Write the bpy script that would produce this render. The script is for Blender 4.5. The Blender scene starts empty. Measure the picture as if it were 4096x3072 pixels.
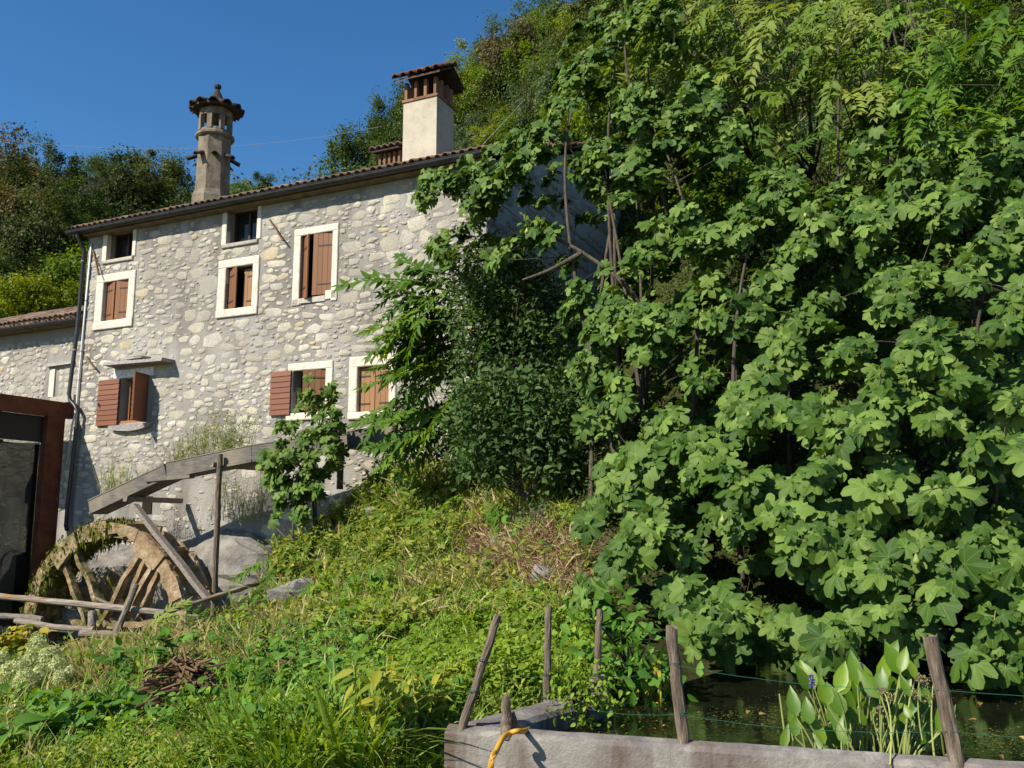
import bpy, math, random
import numpy as np
from mathutils import Vector, Matrix
random.seed(7); rng = np.random.default_rng(11)
R = math.radians
scene = bpy.context.scene
COL = scene.collection

# ---------------------------------------------------------------- camera
FPX, PITCH, CAMZ = 3600.0, R(8.9), 1.15          # focal length in pixels of a 4096 wide picture
cd = bpy.data.cameras.new('camera'); cam = bpy.data.objects.new('camera', cd); COL.objects.link(cam)
cd.sensor_width = 36.0; cd.lens = 36.0*FPX/4096.0; cd.clip_start = .1; cd.clip_end = 2000
cam.location = (0, 0, CAMZ); cam.rotation_euler = (R(90)+PITCH, 0, 0)
scene.camera = cam
# ---------------------------------------------------------------- light
SUN_H = Vector((-.79, -.61)).normalized(); SUN_EL = R(40)
w = bpy.data.worlds.new('World'); scene.world = w; w.use_nodes = True
nt = w.node_tree; bg = nt.nodes['Background']
sky = nt.nodes.new('ShaderNodeTexSky'); sky.sky_type = 'NISHITA'; sky.sun_disc = False
sky.sun_elevation = SUN_EL; sky.sun_rotation = math.atan2(SUN_H.x, SUN_H.y)
sky.altitude = 400; sky.air_density = 1.0; sky.dust_density = 0.15; sky.ozone_density = 3.0
hs = nt.nodes.new('ShaderNodeHueSaturation'); hs.inputs['Saturation'].default_value = 1.27; hs.inputs['Value'].default_value = 0.90
nt.links.new(sky.outputs[0], hs.inputs['Color']); nt.links.new(hs.outputs[0], bg.inputs['Color'])
bg.inputs['Strength'].default_value = 0.10
sd = bpy.data.lights.new('sun', 'SUN'); sd.energy = 4.9; sd.angle = R(.53); sd.color = (1.0, .93, .80)
sun = bpy.data.objects.new('sun', sd); COL.objects.link(sun)
sv = Vector((SUN_H.x*math.cos(SUN_EL), SUN_H.y*math.cos(SUN_EL), math.sin(SUN_EL)))
sun.rotation_euler = sv.to_track_quat('Z', 'Y').to_euler(); sun.location = sv*60
vs = scene.view_settings; vs.view_transform = 'Standard'; vs.look = 'None'; vs.exposure = 0.74; vs.gamma = 1; vs.use_curve_mapping = False
cy = scene.cycles; cy.max_bounces = 6; cy.transparent_max_bounces = 6; cy.transmission_bounces = 4; cy.diffuse_bounces = 3

# ---------------------------------------------------------------- picture -> place
_f = Vector((0, math.cos(PITCH), math.sin(PITCH))); _u = Vector((0, -math.sin(PITCH), math.cos(PITCH)))
C0 = Vector((0, 0, CAMZ))
def ray(px, py): return Vector((1,0,0))*((px-2048)/FPX) + _u*((1536-py)/FPX) + _f
def P(px, py, Y):
    d = ray(px, py); return C0 + d*(Y/d.y)
def onz(px, py, z):
    d = ray(px, py); return C0 + d*((z-CAMZ)/d.z)
def onplane(px, py, p0, n):
    d = ray(px, py); return C0 + d*((p0-C0).dot(n)/d.dot(n))
def Pn(px, py, Y):
    px = np.asarray(px, float); py = np.asarray(py, float)
    dx = (px-2048)/FPX; dv = (1536-py)/FPX
    dy = _f.y + _u.y*dv; dz = _f.z + _u.z*dv
    s = np.asarray(Y)/dy
    return np.stack([dx*s, dy*s, CAMZ+dz*s], -1)
def proj(p):
    p = np.asarray(p, float); d = p - np.array([0,0,CAMZ])
    fw = d@np.array(_f); 
    return 2048+FPX*d[...,0]/fw, 1536-FPX*(d@np.array(_u))/fw

# ---------------------------------------------------------------- mesh helpers
def np_mesh(name, v, faces, k=None, uv=None, tint=None, smooth=False):
    """faces: (n,k) int array"""
    me = bpy.data.meshes.new(name)
    v = np.asarray(v, np.float32); faces = np.asarray(faces, np.int32); n, k = faces.shape
    me.vertices.add(len(v)); me.vertices.foreach_set('co', v.ravel())
    me.loops.add(n*k); me.loops.foreach_set('vertex_index', faces.ravel())
    me.polygons.add(n); me.polygons.foreach_set('loop_start', np.arange(0, n*k, k, dtype=np.int32))
    if smooth: me.polygons.foreach_set('use_smooth', np.ones(n, bool))
    if uv is not None:
        l = me.uv_layers.new(name='UVMap'); l.data.foreach_set('uv', np.asarray(uv, np.float32)[faces.ravel()].ravel())
    if tint is not None:
        a = me.attributes.new('tint', 'FLOAT', 'POINT'); a.data.foreach_set('value', np.asarray(tint, np.float32))
    me.update(); me.validate(); return me

class MB:
    def __init__(s): s.v = []; s.f = []; s.t = []
    def add(s, vs, fs, tint=0.0):
        o = len(s.v); s.v.extend([tuple(p) for p in vs]); s.f.extend([tuple(i+o for i in f) for f in fs]); s.t.extend([tint]*len(vs))
    def hexa(s, p, tint=0.0):      # 4 bottom + 4 top
        s.add(p, [(0,3,2,1),(4,5,6,7),(0,1,5,4),(1,2,6,5),(2,3,7,6),(3,0,4,7)], tint)
    def box(s, c, ax, ay, az, hx, hy, hz, jit=0.0, tint=0.0):
        c = Vector(c); ax = Vector(ax)*hx; ay = Vector(ay)*hy; az = Vector(az)*hz
        ps = [c-ax-ay-az, c+ax-ay-az, c+ax+ay-az, c-ax+ay-az, c-ax-ay+az, c+ax-ay+az, c+ax+ay+az, c-ax+ay+az]
        if jit: ps = [p+Vector((random.uniform(-jit,jit) for _ in range(3))) for p in ps]
        s.hexa(ps, tint)
    def beam(s, a, b, w, h, up=(0,0,1), jit=0.0, tint=0.0, segs=1):
        a = Vector(a); b = Vector(b); x = (b-a).normalized(); y = Vector(up).cross(x).normalized(); z = x.cross(y)
        if segs == 1: s.box((a+b)/2, x, y, z, (b-a).length/2, w/2, h/2, jit, tint); return
        vs = []; fs = []
        for i in range(segs+1):
            c = a.lerp(b, i/segs) + y*random.uniform(-jit,jit) + z*random.uniform(-jit,jit)
            ww = w*(1+random.uniform(-1,1)*jit*3); hh = h*(1+random.uniform(-1,1)*jit*3)
            vs += [c-y*ww/2-z*hh/2, c+y*ww/2-z*hh/2, c+y*ww/2+z*hh/2, c-y*ww/2+z*hh/2]
        for i in range(segs):
            for k in range(4):
                fs.append((i*4+k, i*4+(k+1)%4, i*4+4+(k+1)%4, i*4+4+k))
        fs += [(3,2,1,0), tuple(segs*4+k for k in range(4))]
        s.add(vs, fs, tint)
    def tube(s, pts, rad, n=6, cap=True, tint=0.0, rough=0.0):
        pts = [Vector(p) for p in pts]; m = len(pts)
        if not hasattr(rad, '__len__'): rad = [rad]*m
        vs = []; ref = Vector((.31,.17,.93))
        for i, p in enumerate(pts):
            t = (pts[min(i+1,m-1)]-pts[max(i-1,0)]).normalized()
            x = t.cross(ref)
            if x.length < .1: x = t.cross(Vector((1,0,0)))
            x.normalize(); y = t.cross(x)
            for k in range(n):
                a = 2*math.pi*k/n; r = rad[i]*(1+random.uniform(-rough,rough))
                vs.append(p + x*math.cos(a)*r + y*math.sin(a)*r)
        fs = [(i*n+k, i*n+(k+1)%n, (i+1)*n+(k+1)%n, (i+1)*n+k) for i in range(m-1) for k in range(n)]
        if cap: fs += [tuple(range(n-1,-1,-1)), tuple((m-1)*n+k for k in range(n))]
        s.add(vs, fs, tint)
    def lathe(s, c, prof, n=16, tint=0.0, phase=0.0):
        c = Vector(c); vs = []
        for r, z in prof:
            for k in range(n):
                a = 2*math.pi*k/n+phase; vs.append(c+Vector((r*math.cos(a), r*math.sin(a), z)))
        m = len(prof)
        fs = [(i*n+k, i*n+(k+1)%n, (i+1)*n+(k+1)%n, (i+1)*n+k) for i in range(m-1) for k in range(n)]
        fs += [tuple(range(n-1,-1,-1)), tuple((m-1)*n+k for k in range(n))]
        s.add(vs, fs, tint)
    def prism(s, poly, ext, tint=0.0):
        n = len(poly); ext = Vector(ext); vs = [Vector(p) for p in poly]+[Vector(p)+ext for p in poly]
        s.add(vs, [tuple(range(n-1,-1,-1)), tuple(range(n,2*n))]+[(k,(k+1)%n,n+(k+1)%n,n+k) for k in range(n)], tint)
    def mesh(s, name, origin=(0,0,0), smooth=False):
        me = bpy.data.meshes.new(name); o = Vector(origin)
        me.from_pydata([Vector(p)-o for p in s.v], [], s.f)
        a = me.attributes.new('tint','FLOAT','POINT'); a.data.foreach_set('value', np.array(s.t, np.float32))
        if smooth: me.polygons.foreach_set('use_smooth', np.ones(len(s.f), bool))
        me.update(); return me

W = {}
def wl(o): return W.get(o.name, Vector((0,0,0))) if o else Vector((0,0,0))
def obj(name, m, material, parent=None, loc=None, smooth=False, rot=None, scale=None, label=None, kind=None):
    """m: MB in world coordinates, or a Mesh in its own coordinates placed at world point loc"""
    if isinstance(m, MB):
        if parent is not None: org = wl(parent)
        else: org = Vector(loc) if loc is not None else Vector(m.v[0]) if m.v else Vector((0,0,0))
        me = m.mesh(name, org, smooth); pos = org
    else:
        me = m; pos = Vector(loc) if loc is not None else wl(parent)
    if material is not None and not me.materials: me.materials.append(material)
    o = bpy.data.objects.new(name, me); COL.objects.link(o); W[o.name] = Vector(pos)
    if parent is not None: o.parent = parent; o.location = Vector(pos)-wl(parent)
    else: o.location = pos
    if rot is not None: o.rotation_euler = rot
    if scale is not None: o.scale = scale if hasattr(scale,'__len__') else (scale,)*3
    if label: o['label'] = label
    if kind: o['kind'] = kind
    return o
def objm(name, me, parent, mat4):
    """shared mesh placed by a world matrix under an unrotated parent"""
    o = bpy.data.objects.new(name, me); COL.objects.link(o); o.parent = parent
    mm = mat4.copy(); mm.translation = mm.translation - wl(parent); o.matrix_basis = mm
    W[o.name] = mat4.translation.copy(); return o
def thing(name, label, cat, loc=(0,0,0), group=None):
    o = bpy.data.objects.new(name, None); COL.objects.link(o); o.location = loc; W[o.name] = Vector(loc); o.empty_display_size = .1
    o['label'] = label; o['category'] = cat
    if group: o['group'] = group
    return o
def tag(o, label, cat, group=None):
    o['label'] = label; o['category'] = cat
    if group: o['group'] = group
    return o

# ---------------------------------------------------------------- materials
class N:
    def __init__(s, name):
        s.m = bpy.data.materials.new(name); s.m.use_nodes = True; s.t = s.m.node_tree
        s.b = s.t.nodes['Principled BSDF']; s.out = s.t.nodes['Material Output']
    def n(s, typ, **kw):
        nd = s.t.nodes.new('ShaderNode'+typ)
        for k, v in kw.items():
            if k in nd.inputs: s.set(nd.inputs[k], v)
            else: setattr(nd, k, v)
        return nd
    def set(s, inp, v):
        if isinstance(v, bpy.types.NodeSocket): s.t.links.new(v, inp)
        else:
            if hasattr(inp.default_value, '__len__') and len(inp.default_value) == 4 and len(v) == 3: v = (*v, 1)
            inp.default_value = v
    def coord(s): return s.n('TexCoord').outputs['Object']
    def noise(s, scale, detail=4, rough=.6, vec=None, dist=0):
        nd = s.n('TexNoise'); nd.inputs['Scale'].default_value = scale; nd.inputs['Detail'].default_value = detail
        nd.inputs['Roughness'].default_value = rough; nd.inputs['Distortion'].default_value = dist
        s.set(nd.inputs['Vector'], vec if vec is not None else s.pos()); return nd.outputs['Fac']
    def pos(s): return s.n('NewGeometry').outputs['Position']
    def ramp(s, fac, stops):
        nd = s.n('ValToRGB'); s.set(nd.inputs['Fac'], fac); cr = nd.color_ramp
        while len(cr.elements) < len(stops): cr.elements.new(.5)
        for e, (p, c) in zip(cr.elements, stops):
            e.position = p; e.color = (*c, 1) if len(c) == 3 else c
        return nd.outputs['Color']
    def math(s, op, a, b=None, c=None, clamp=False):
        nd = s.n('Math', operation=op); nd.use_clamp = clamp; s.set(nd.inputs[0], a)
        if b is not None: s.set(nd.inputs[1], b)
        if c is not None: s.set(nd.inputs[2], c)
        return nd.outputs[0]
    def mix(s, fac, a, b, mode='MIX'):
        nd = s.n('Mix', data_type='RGBA', blend_type=mode); s.set(nd.inputs['Factor'], fac)
        s.set(nd.inputs[6], a); s.set(nd.inputs[7], b); return nd.outputs[2]
    def mapping(s, vec, scale=(1,1,1), rot=(0,0,0)):
        nd = s.n('Mapping'); s.set(nd.inputs['Vector'], vec); nd.inputs['Scale'].default_value = scale; nd.inputs['Rotation'].default_value = rot
        return nd.outputs['Vector']
    def bump(s, h, strength=.5, dist=.02):
        nd = s.n('Bump'); s.set(nd.inputs['Height'], h); nd.inputs['Strength'].default_value = strength; nd.inputs['Distance'].default_value = dist
        s.t.links.new(nd.outputs[0], s.b.inputs['Normal'])
    def rnd(s):
        """per piece random: attribute tint + object random, wrapped"""
        a = s.n('Attribute'); a.attribute_name = 'tint'
        return s.math('FRACT', s.math('ADD', a.outputs['Fac'], s.n('ObjectInfo').outputs['Random']))
    def base(s, col, rough=.8, spec=.3, metal=0):
        s.set(s.b.inputs['Base Color'], col); s.set(s.b.inputs['Roughness'], rough); s.set(s.b.inputs['Specular IOR Level'], spec); s.set(s.b.inputs['Metallic'], metal)
        return s

def leafmat(name, dark, mid, light, trans=.35, veins=False, rough=.6, spec=.16, sat=1.0):
    m = N(name); r = m.rnd()
    col = m.ramp(r, [(0, dark), (.45, mid), (.85, light), (1.0, tuple(min(1,c*1.25) for c in light))])
    nz = m.noise(1.3, 2)
    col = m.mix(m.math('MULTIPLY', nz, .35), col, tuple(c*.55 for c in mid))
    if veins:
        uv = m.n('TexCoord').outputs['UV']; sp = m.n('SeparateXYZ'); m.set(sp.inputs[0], uv)
        x = m.math('ABSOLUTE', m.math('SUBTRACT', sp.outputs[0], .5)); y = m.math('SUBTRACT', sp.outputs[1], .25)
        best = x
        for ang in (48, 100):
            c, s_ = math.cos(R(ang)), math.sin(R(ang))
            d = m.math('ABSOLUTE', m.math('SUBTRACT', m.math('MULTIPLY', x, c), m.math('MULTIPLY', y, s_)))
            best = m.math('MINIMUM', best, d)
        vm = m.math('SUBTRACT', 1.0, m.math('MULTIPLY', best, 130.0), clamp=True)
        col = m.mix(m.math('MULTIPLY', vm, .32), col, (.30,.40,.14))
        m.bump(m.math('MULTIPLY', m.noise(160, 2), 1), .25, .004)
    m.base(col, rough, spec)
    tr = m.n('BsdfTranslucent'); hsv = m.n('HueSaturation'); hsv.inputs['Hue'].default_value = .475; hsv.inputs['Saturation'].default_value = 1.15; hsv.inputs['Value'].default_value = 1.7
    m.set(hsv.inputs['Color'], col); m.set(tr.inputs['Color'], hsv.outputs[0])
    mx = m.n('MixShader'); mx.inputs[0].default_value = trans
    m.t.links.new(m.b.outputs[0], mx.inputs[1]); m.t.links.new(tr.outputs[0], mx.inputs[2]); m.t.links.new(mx.outputs[0], m.out.inputs[0])
    return m.m

def build_materials():
    M = {}
    # mortar render of the stone walls
    m = N('lime_mortar'); p = m.pos()
    big = m.noise(.55, 5, .6); fine = m.noise(14, 6, .7)
    col = m.ramp(big, [(.30,(.215,.20,.18)), (.50,(.285,.268,.245)), (.68,(.40,.39,.365))])
    col = m.mix(m.math('MULTIPLY', fine, .55), col, (.34,.315,.275))
    st = m.noise(1.0, 4, .6, m.mapping(p, (1.6,1.6,.35)))
    col = m.mix(m.ramp(st, [(.48,(0,0,0)),(.68,(.6,.6,.6))]), col, (.13,.115,.10))
    m.base(col, .95, .1); m.bump(m.math('ADD', m.math('MULTIPLY', fine, .7), m.noise(45, 3)), .9, .03); M['mortar'] = m.m
    # pale building stones
    m = N('pale_limestone'); r = m.rnd(); fine = m.noise(22, 5, .7)
    col = m.ramp(r, [(0,(.36,.33,.27)),(.2,(.50,.46,.36)),(.45,(.58,.53,.41)),(.6,(.44,.43,.39)),(.75,(.62,.59,.50)),(.93,(.55,.50,.38)),(1,(.50,.38,.20))])
    col = m.mix(m.ramp(fine, [(.38,(.6,.6,.6)),(.62,(0,0,0))]), col, (.29,.262,.21))
    wth = m.noise(.9, 5, .65, m.mapping(m.pos(), (1,1,.55))); col = m.mix(m.ramp(wth, [(.42,(.62,.62,.62)),(.62,(0,0,0))]), col, (.255,.232,.195))
    m.base(col, .92, .15); m.bump(m.math('ADD', fine, m.math('MULTIPLY', m.noise(70,3), .5)), .9, .022); M['stone'] = m.m
    m = N('grey_rough_stone'); r = m.rnd(); fine = m.noise(18, 6, .75)
    col = m.ramp(r, [(0,(.44,.41,.38)),(.5,(.54,.51,.47)),(1,(.62,.59,.55))])
    col = m.mix(m.ramp(fine, [(.4,(.6,.6,.6)),(.65,(0,0,0))]), col, (.20,.185,.175))
    m.base(col, .95, .1); m.bump(m.math('ADD', fine, m.math('MULTIPLY', m.noise(60,3), .6)), 1.0, .05); M['grey_stone'] = m.m
    m = N('grey_rubble_mortar'); fine = m.noise(9, 7, .75)
    col = m.ramp(fine, [(.3,(.34,.32,.295)),(.6,(.54,.51,.47))]); m.base(col, .97, .1); m.bump(fine, 1.0, .07); M['grey_mortar'] = m.m
    m = N('dressed_white_stone'); fine = m.noise(7, 6, .7)
    col = m.ramp(fine, [(.3,(.44,.39,.31)),(.55,(.60,.55,.46))]); st = m.noise(2.2, 4)
    col = m.mix(m.ramp(st, [(.55,(0,0,0)),(.8,(.5,.5,.5))]), col, (.38,.34,.28))
    m.base(col, .85, .2); m.bump(m.noise(60,4), .35, .01); M['dressed'] = m.m
    m = N('white_lime_plaster'); fine = m.noise(10, 6, .7)
    m.base(m.ramp(fine, [(.35,(.42,.41,.40)),(.6,(.72,.71,.69))]), .9, .2); m.bump(fine, .5, .02); M['plaster'] = m.m
    # shutters
    for nm, a, b in (('shutter', (.14,.058,.025), (.215,.095,.040)), ('shutter_red', (.13,.046,.022), (.20,.075,.036)), ('shutter_old', (.21,.105,.045), (.29,.15,.065))):
        m = N(nm+'_wood'); g = m.noise(6, 4, .6, m.mapping(m.pos(), (6,6,.8))); r = m.rnd()
        col = m.mix(m.math('MULTIPLY', m.math('ADD', g, r), .5), a, b)
        m.base(col, .6, .3); m.bump(m.noise(30,3,.6,m.mapping(m.pos(),(8,8,.6))), .3, .006); M[nm] = m.m
    m = N('black_iron'); m.base(m.mix(m.noise(30), (.02,.019,.018), (.06,.045,.035)), .6, .4, .3); M['iron'] = m.m
    m = N('dark_frame_wood'); m.base((.05,.022,.012), .55, .3); M['framewood'] = m.m
    m = N('orange_frame_wood'); m.base(m.mix(m.noise(20), (.25,.10,.03), (.36,.16,.05)), .5, .3); M['sashwood'] = m.m
    m = N('window_glass'); m.base((.012,.014,.016), .06, .5); M['glass'] = m.m
    m = N('painted_darkness'); m.base((.02,.016,.012), .9, .1); M['dark'] = m.m  # near-black colour standing in for unlit hollows and interiors
    # gutter
    m = N('dark_copper_gutter'); nz = m.noise(5,4); m.base(m.ramp(nz, [(.3,(.018,.017,.017)),(.7,(.042,.039,.038))]), .42, .5, .25); M['gutter'] = m.m
    m = N('grey_metal_flashing'); m.base(m.ramp(m.noise(4), [(.3,(.17,.16,.16)),(.7,(.27,.26,.25))]), .5, .4, .3); M['flashing'] = m.m
    m = N('white_conduit'); m.base((.62,.62,.63), .5, .4); M['conduit'] = m.m
    m = N('sandy_cornice'); m.base(m.ramp(m.noise(5,5), [(.3,(.13,.10,.06)),(.7,(.24,.19,.12))]), .9, .1); m.bump(m.noise(40), .5, .01); M['cornice'] = m.m
    # clay tiles
    m = N('clay_tile'); r = m.rnd(); nz = m.noise(9, 5, .7)
    col = m.ramp(r, [(0,(.11,.075,.058)),(.3,(.17,.10,.07)),(.55,(.16,.125,.098)),(.8,(.24,.125,.08)),(1,(.26,.21,.16))])
    col = m.mix(m.ramp(nz, [(.45,(0,0,0)),(.62,(.75,.75,.75))]), col, (.10,.09,.075))
    m.base(col, .9, .15); m.bump(nz, .5, .015); M['tile'] = m.m
    m = N('dark_weathered_tile'); r = m.rnd(); nz = m.noise(12, 5, .7)
    col = m.ramp(r, [(0,(.028,.022,.020)),(.5,(.06,.042,.034)),(1,(.10,.062,.046))])
    col = m.mix(m.ramp(nz, [(.42,(0,0,0)),(.6,(.7,.7,.7))]), col, (.055,.05,.045)); m.base(col, .9, .15); m.bump(nz, .5, .015); M['tile_dark'] = m.m
    m = N('red_clay_tile'); r = m.rnd(); nz = m.noise(12, 5, .7)
    col = m.ramp(r, [(0,(.11,.045,.032)),(1,(.19,.085,.06))]); col = m.mix(m.ramp(nz, [(.45,(0,0,0)),(.65,(.7,.7,.7))]), col, (.11,.07,.055))
    m.base(col, .85, .2); m.bump(nz, .4, .012); M['tile_red'] = m.m
    m = N('old_chimney_render'); nz = m.noise(4, 6, .7); st = m.noise(2.5, 4, .6, m.mapping(m.pos(), (3,3,.5)))
    col = m.ramp(nz, [(.3,(.10,.083,.062)),(.5,(.19,.16,.115)),(.7,(.28,.23,.16))])
    col = m.mix(m.ramp(st, [(.5,(0,0,0)),(.72,(.7,.7,.7))]), col, (.10,.09,.08))
    m.base(col, .95, .1); m.bump(m.noise(30,5,.7), .7, .02); M['oldrender'] = m.m
    m = N('cream_roughcast'); nz = m.noise(2.5, 5); sp = m.noise(38, 4, .7)
    col = m.ramp(nz, [(.3,(.38,.335,.26)),(.6,(.49,.44,.345))]); col = m.mix(m.ramp(sp, [(.34,(.6,.6,.6)),(.44,(0,0,0))]), col, (.28,.24,.18))
    m.base(col, .95, .1); m.bump(m.noise(45,4,.7), .8, .015); M['roughcast'] = m.m
    m = N('terracotta_brick'); m.base(m.mix(m.rnd(), (.16,.085,.05), (.26,.14,.085)), .85, .2); m.bump(m.noise(40), .4, .01); M['brick'] = m.m
    m = N('rusted_steel'); nz = m.noise(3, 5, .6); m.base(m.ramp(nz, [(.3,(.085,.026,.013)),(.7,(.17,.055,.024))]), .75, .3, .15); m.bump(m.noise(80,2), .2, .004); M['corten'] = m.m
    m = N('charcoal_panel'); m.base((.022,.020,.019), .6, .3); M['panel'] = m.m
    m = N('shopfront_glass'); gl = m.n('BsdfGlossy'); gl.inputs['Roughness'].default_value = .02; tr = m.n('BsdfTransparent'); tr.inputs[0].default_value = (.75,.80,.78,1)
    mx = m.n('MixShader'); fr = m.n('Fresnel'); fr.inputs['IOR'].default_value = 1.5; m.t.links.new(fr.outputs[0], mx.inputs[0]); m.t.links.new(tr.outputs[0], mx.inputs[1]); m.t.links.new(gl.outputs[0], mx.inputs[2]); m.t.links.new(mx.outputs[0], m.out.inputs[0]); M['clearglass'] = m.m
    # timber
    m = N('silver_timber'); g = m.noise(5, 5, .65, m.mapping(m.pos(), (3,3,9))); r = m.rnd()
    col = m.ramp(g, [(.3,(.10,.085,.07)),(.55,(.22,.195,.165)),(.75,(.33,.30,.26))]); col = m.mix(m.math('MULTIPLY', r, .4), col, (.16,.11,.07))
    m.base(col, .9, .15); m.bump(m.noise(26,4,.7), .6, .015); M['timber'] = m.m
    m = N('flume_planks'); g = m.noise(3, 5, .65, m.mapping(m.pos(), (1.2,1.2,9))); nz = m.noise(1.1, 3)
    col = m.ramp(g, [(.3,(.065,.058,.052)),(.6,(.135,.122,.105)),(.8,(.21,.19,.16))]); col = m.mix(m.ramp(nz, [(.45,(0,0,0)),(.7,(.8,.8,.8))]), col, (.24,.20,.14))
    m.base(col, .8, .25); m.bump(m.noise(20,4), .5, .012); M['flume'] = m.m
    m = N('post_timber'); g = m.noise(5, 6, .7, m.mapping(m.coord(), (9,9,1.1))); 
    col = m.ramp(g, [(.32,(.060,.046,.036)),(.52,(.15,.115,.085)),(.72,(.28,.23,.175))]); m.base(col, .9, .15); m.bump(g, .9, .02); M['post'] = m.m
    m = N('rotten_wheel_timber'); g = m.noise(3, 6, .7); nz = m.noise(1.2, 3); r = m.rnd()
    col = m.ramp(g, [(.3,(.14,.085,.045)),(.5,(.32,.225,.13)),(.72,(.52,.43,.31))])
    sx = m.n('SeparateXYZ'); m.set(sx.inputs[0], m.pos())
    left = m.math('MULTIPLY', m.math('SUBTRACT', -8.1, sx.outputs[0], clamp=False), .8, clamp=True)
    mossy = m.math('MULTIPLY', left, m.ramp(m.noise(4,5,.7), [(.42,(0,0,0)),(.58,(1,1,1))]))
    col = m.mix(mossy, col, (.075,.085,.012)); m.base(col, .95, .1); m.bump(m.noise(14,6,.75), 1.0, .05); M['wheel'] = m.m
    m = N('moss_green'); nz = m.noise(16, 5, .7); m.base(m.ramp(nz, [(.3,(.045,.055,.008)),(.6,(.12,.14,.014)),(.8,(.20,.17,.03))]), .98, .05); m.bump(nz, 1.0, .05); M['moss'] = m.m
    m = N('lichen_log'); g = m.noise(4, 5, .6, m.mapping(m.pos(), (1,1,7))); nz = m.noise(1.6, 4)
    col = m.ramp(g, [(.3,(.13,.105,.08)),(.7,(.34,.30,.25))]); col = m.mix(m.ramp(nz, [(.50,(0,0,0)),(.62,(.8,.8,.8))]), col, (.30,.155,.035))
    m.base(col, .92, .1); m.bump(m.noise(30,4), .6, .012); M['log'] = m.m
    m = N('brown_sticks'); r = m.rnd(); m.base(m.mix(r, (.06,.036,.02), (.20,.125,.07)), .9, .1); M['stick'] = m.m
    m = N('bark'); g = m.noise(7, 5, .7, m.mapping(m.pos(), (4,4,1))); m.base(m.ramp(g, [(.3,(.035,.029,.022)),(.7,(.12,.10,.078))]), .92, .1); m.bump(g, .6, .02); M['bark'] = m.m
    m = N('pale_bark'); m.base((.36,.34,.29), .9, .1); M['palebark'] = m.m
    m = N('green_stalk'); m.base(m.mix(m.rnd(), (.16,.22,.05), (.30,.33,.10)), .6, .3); M['stalk'] = m.m
    m = N('pond_concrete'); nz = m.noise(3, 6, .7); st = m.noise(1.7, 5, .65, m.mapping(m.pos(), (2.0,2.0,.35)))
    col = m.ramp(nz, [(.3,(.15,.135,.12)),(.55,(.25,.23,.205)),(.75,(.36,.335,.30))])
    col = m.mix(m.ramp(st, [(.45,(0,0,0)),(.62,(.85,.85,.85))]), col, (.105,.070,.055))
    gz = m.n('SeparateXYZ'); m.set(gz.inputs[0], m.n('NewGeometry').outputs['True Normal'])
    up = m.math('MULTIPLY', m.math('GREATER_THAN', gz.outputs[2], .6), m.ramp(m.noise(11,5,.7), [(.35,(0,0,0)),(.6,(.8,.8,.8))]))
    col = m.mix(up, col, (.13,.12,.115)); m.base(col, .93, .15); m.bump(m.noise(40,5,.7), .7, .015); M['concrete'] = m.m
    m = N('boulder_rock'); nz = m.noise(2.2, 7, .7); st = m.noise(1.2, 3)
    col = m.ramp(nz, [(.3,(.14,.13,.115)),(.55,(.27,.25,.225)),(.75,(.36,.33,.28))]); col = m.mix(m.ramp(st,[(.5,(0,0,0)),(.68,(.6,.6,.6))]), col, (.13,.12,.11))
    m.base(col, .95, .1); m.bump(m.noise(9,7,.75), 1.0, .07); M['rock'] = m.m
    m = N('shade_painted_cliff'); m.base(m.ramp(m.noise(.8,6,.7), [(.3,(.012,.012,.012)),(.7,(.05,.048,.045))]), .95, .1); m.bump(m.noise(1.5,6), 1, .3); M['cliff'] = m.m  # shade on the rock face put into the near-black colour
    m = N('yellow_hose'); m.base(m.mix(m.noise(9), (.50,.24,.02), (.62,.33,.045)), .5, .4); M['hose'] = m.m
    m = N('green_wire'); m.base((.018,.085,.06), .5, .4); M['wire'] = m.m
    m = N('grey_cable'); m.base((.34,.36,.38), .6, .3); M['cable'] = m.m
    m = N('pond_water'); nz = m.noise(3,4); m.base(m.ramp(nz, [(.3,(.004,.005,.003)),(.7,(.012,.013,.006))]), .10, .35)
    wv = m.noise(9, 3); m.bump(wv, .12, .02); M['water'] = m.m
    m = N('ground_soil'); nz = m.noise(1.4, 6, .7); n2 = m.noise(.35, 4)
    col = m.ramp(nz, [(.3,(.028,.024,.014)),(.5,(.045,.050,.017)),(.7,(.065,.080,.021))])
    # bare reddish earth on the steep bank beside the fig
    c = P(2110, 2250, 11.8); dn = m.n('VectorMath', operation='DISTANCE'); m.set(dn.inputs[0], m.pos()); dn.inputs[1].default_value = tuple(c)
    mask = m.ramp(m.math('ADD', m.math('MULTIPLY', dn.outputs['Value'], .42), m.math('MULTIPLY', m.noise(2.2,4), .5)), [(.55,(1,1,1)),(.85,(0,0,0))])
    col = m.mix(mask, col, m.ramp(m.noise(5,6,.7), [(.3,(.13,.075,.045)),(.7,(.27,.18,.12))]))
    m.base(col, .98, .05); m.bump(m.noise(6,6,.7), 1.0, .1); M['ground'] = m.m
    # leaves
    M['fig'] = leafmat('fig_leaf', (.028,.070,.009), (.062,.122,.015), (.125,.195,.035), .20, True, .58, .2)
    M['fig_young'] = leafmat('young_fig_leaf', (.034,.080,.010), (.068,.132,.016), (.135,.205,.036), .24, True, .58, .2)
    M['ail'] = leafmat('pinnate_leaf', (.040,.100,.009), (.072,.150,.013), (.12,.205,.022), .3)
    M['ail_y'] = leafmat('yellowish_pinnate_leaf', (.085,.155,.022), (.14,.21,.034), (.22,.27,.055), .35)
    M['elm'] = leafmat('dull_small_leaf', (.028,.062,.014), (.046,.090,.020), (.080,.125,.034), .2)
    M['weed'] = leafmat('bright_weed_leaf', (.080,.165,.012), (.145,.245,.018), (.24,.32,.032), .35)
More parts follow.
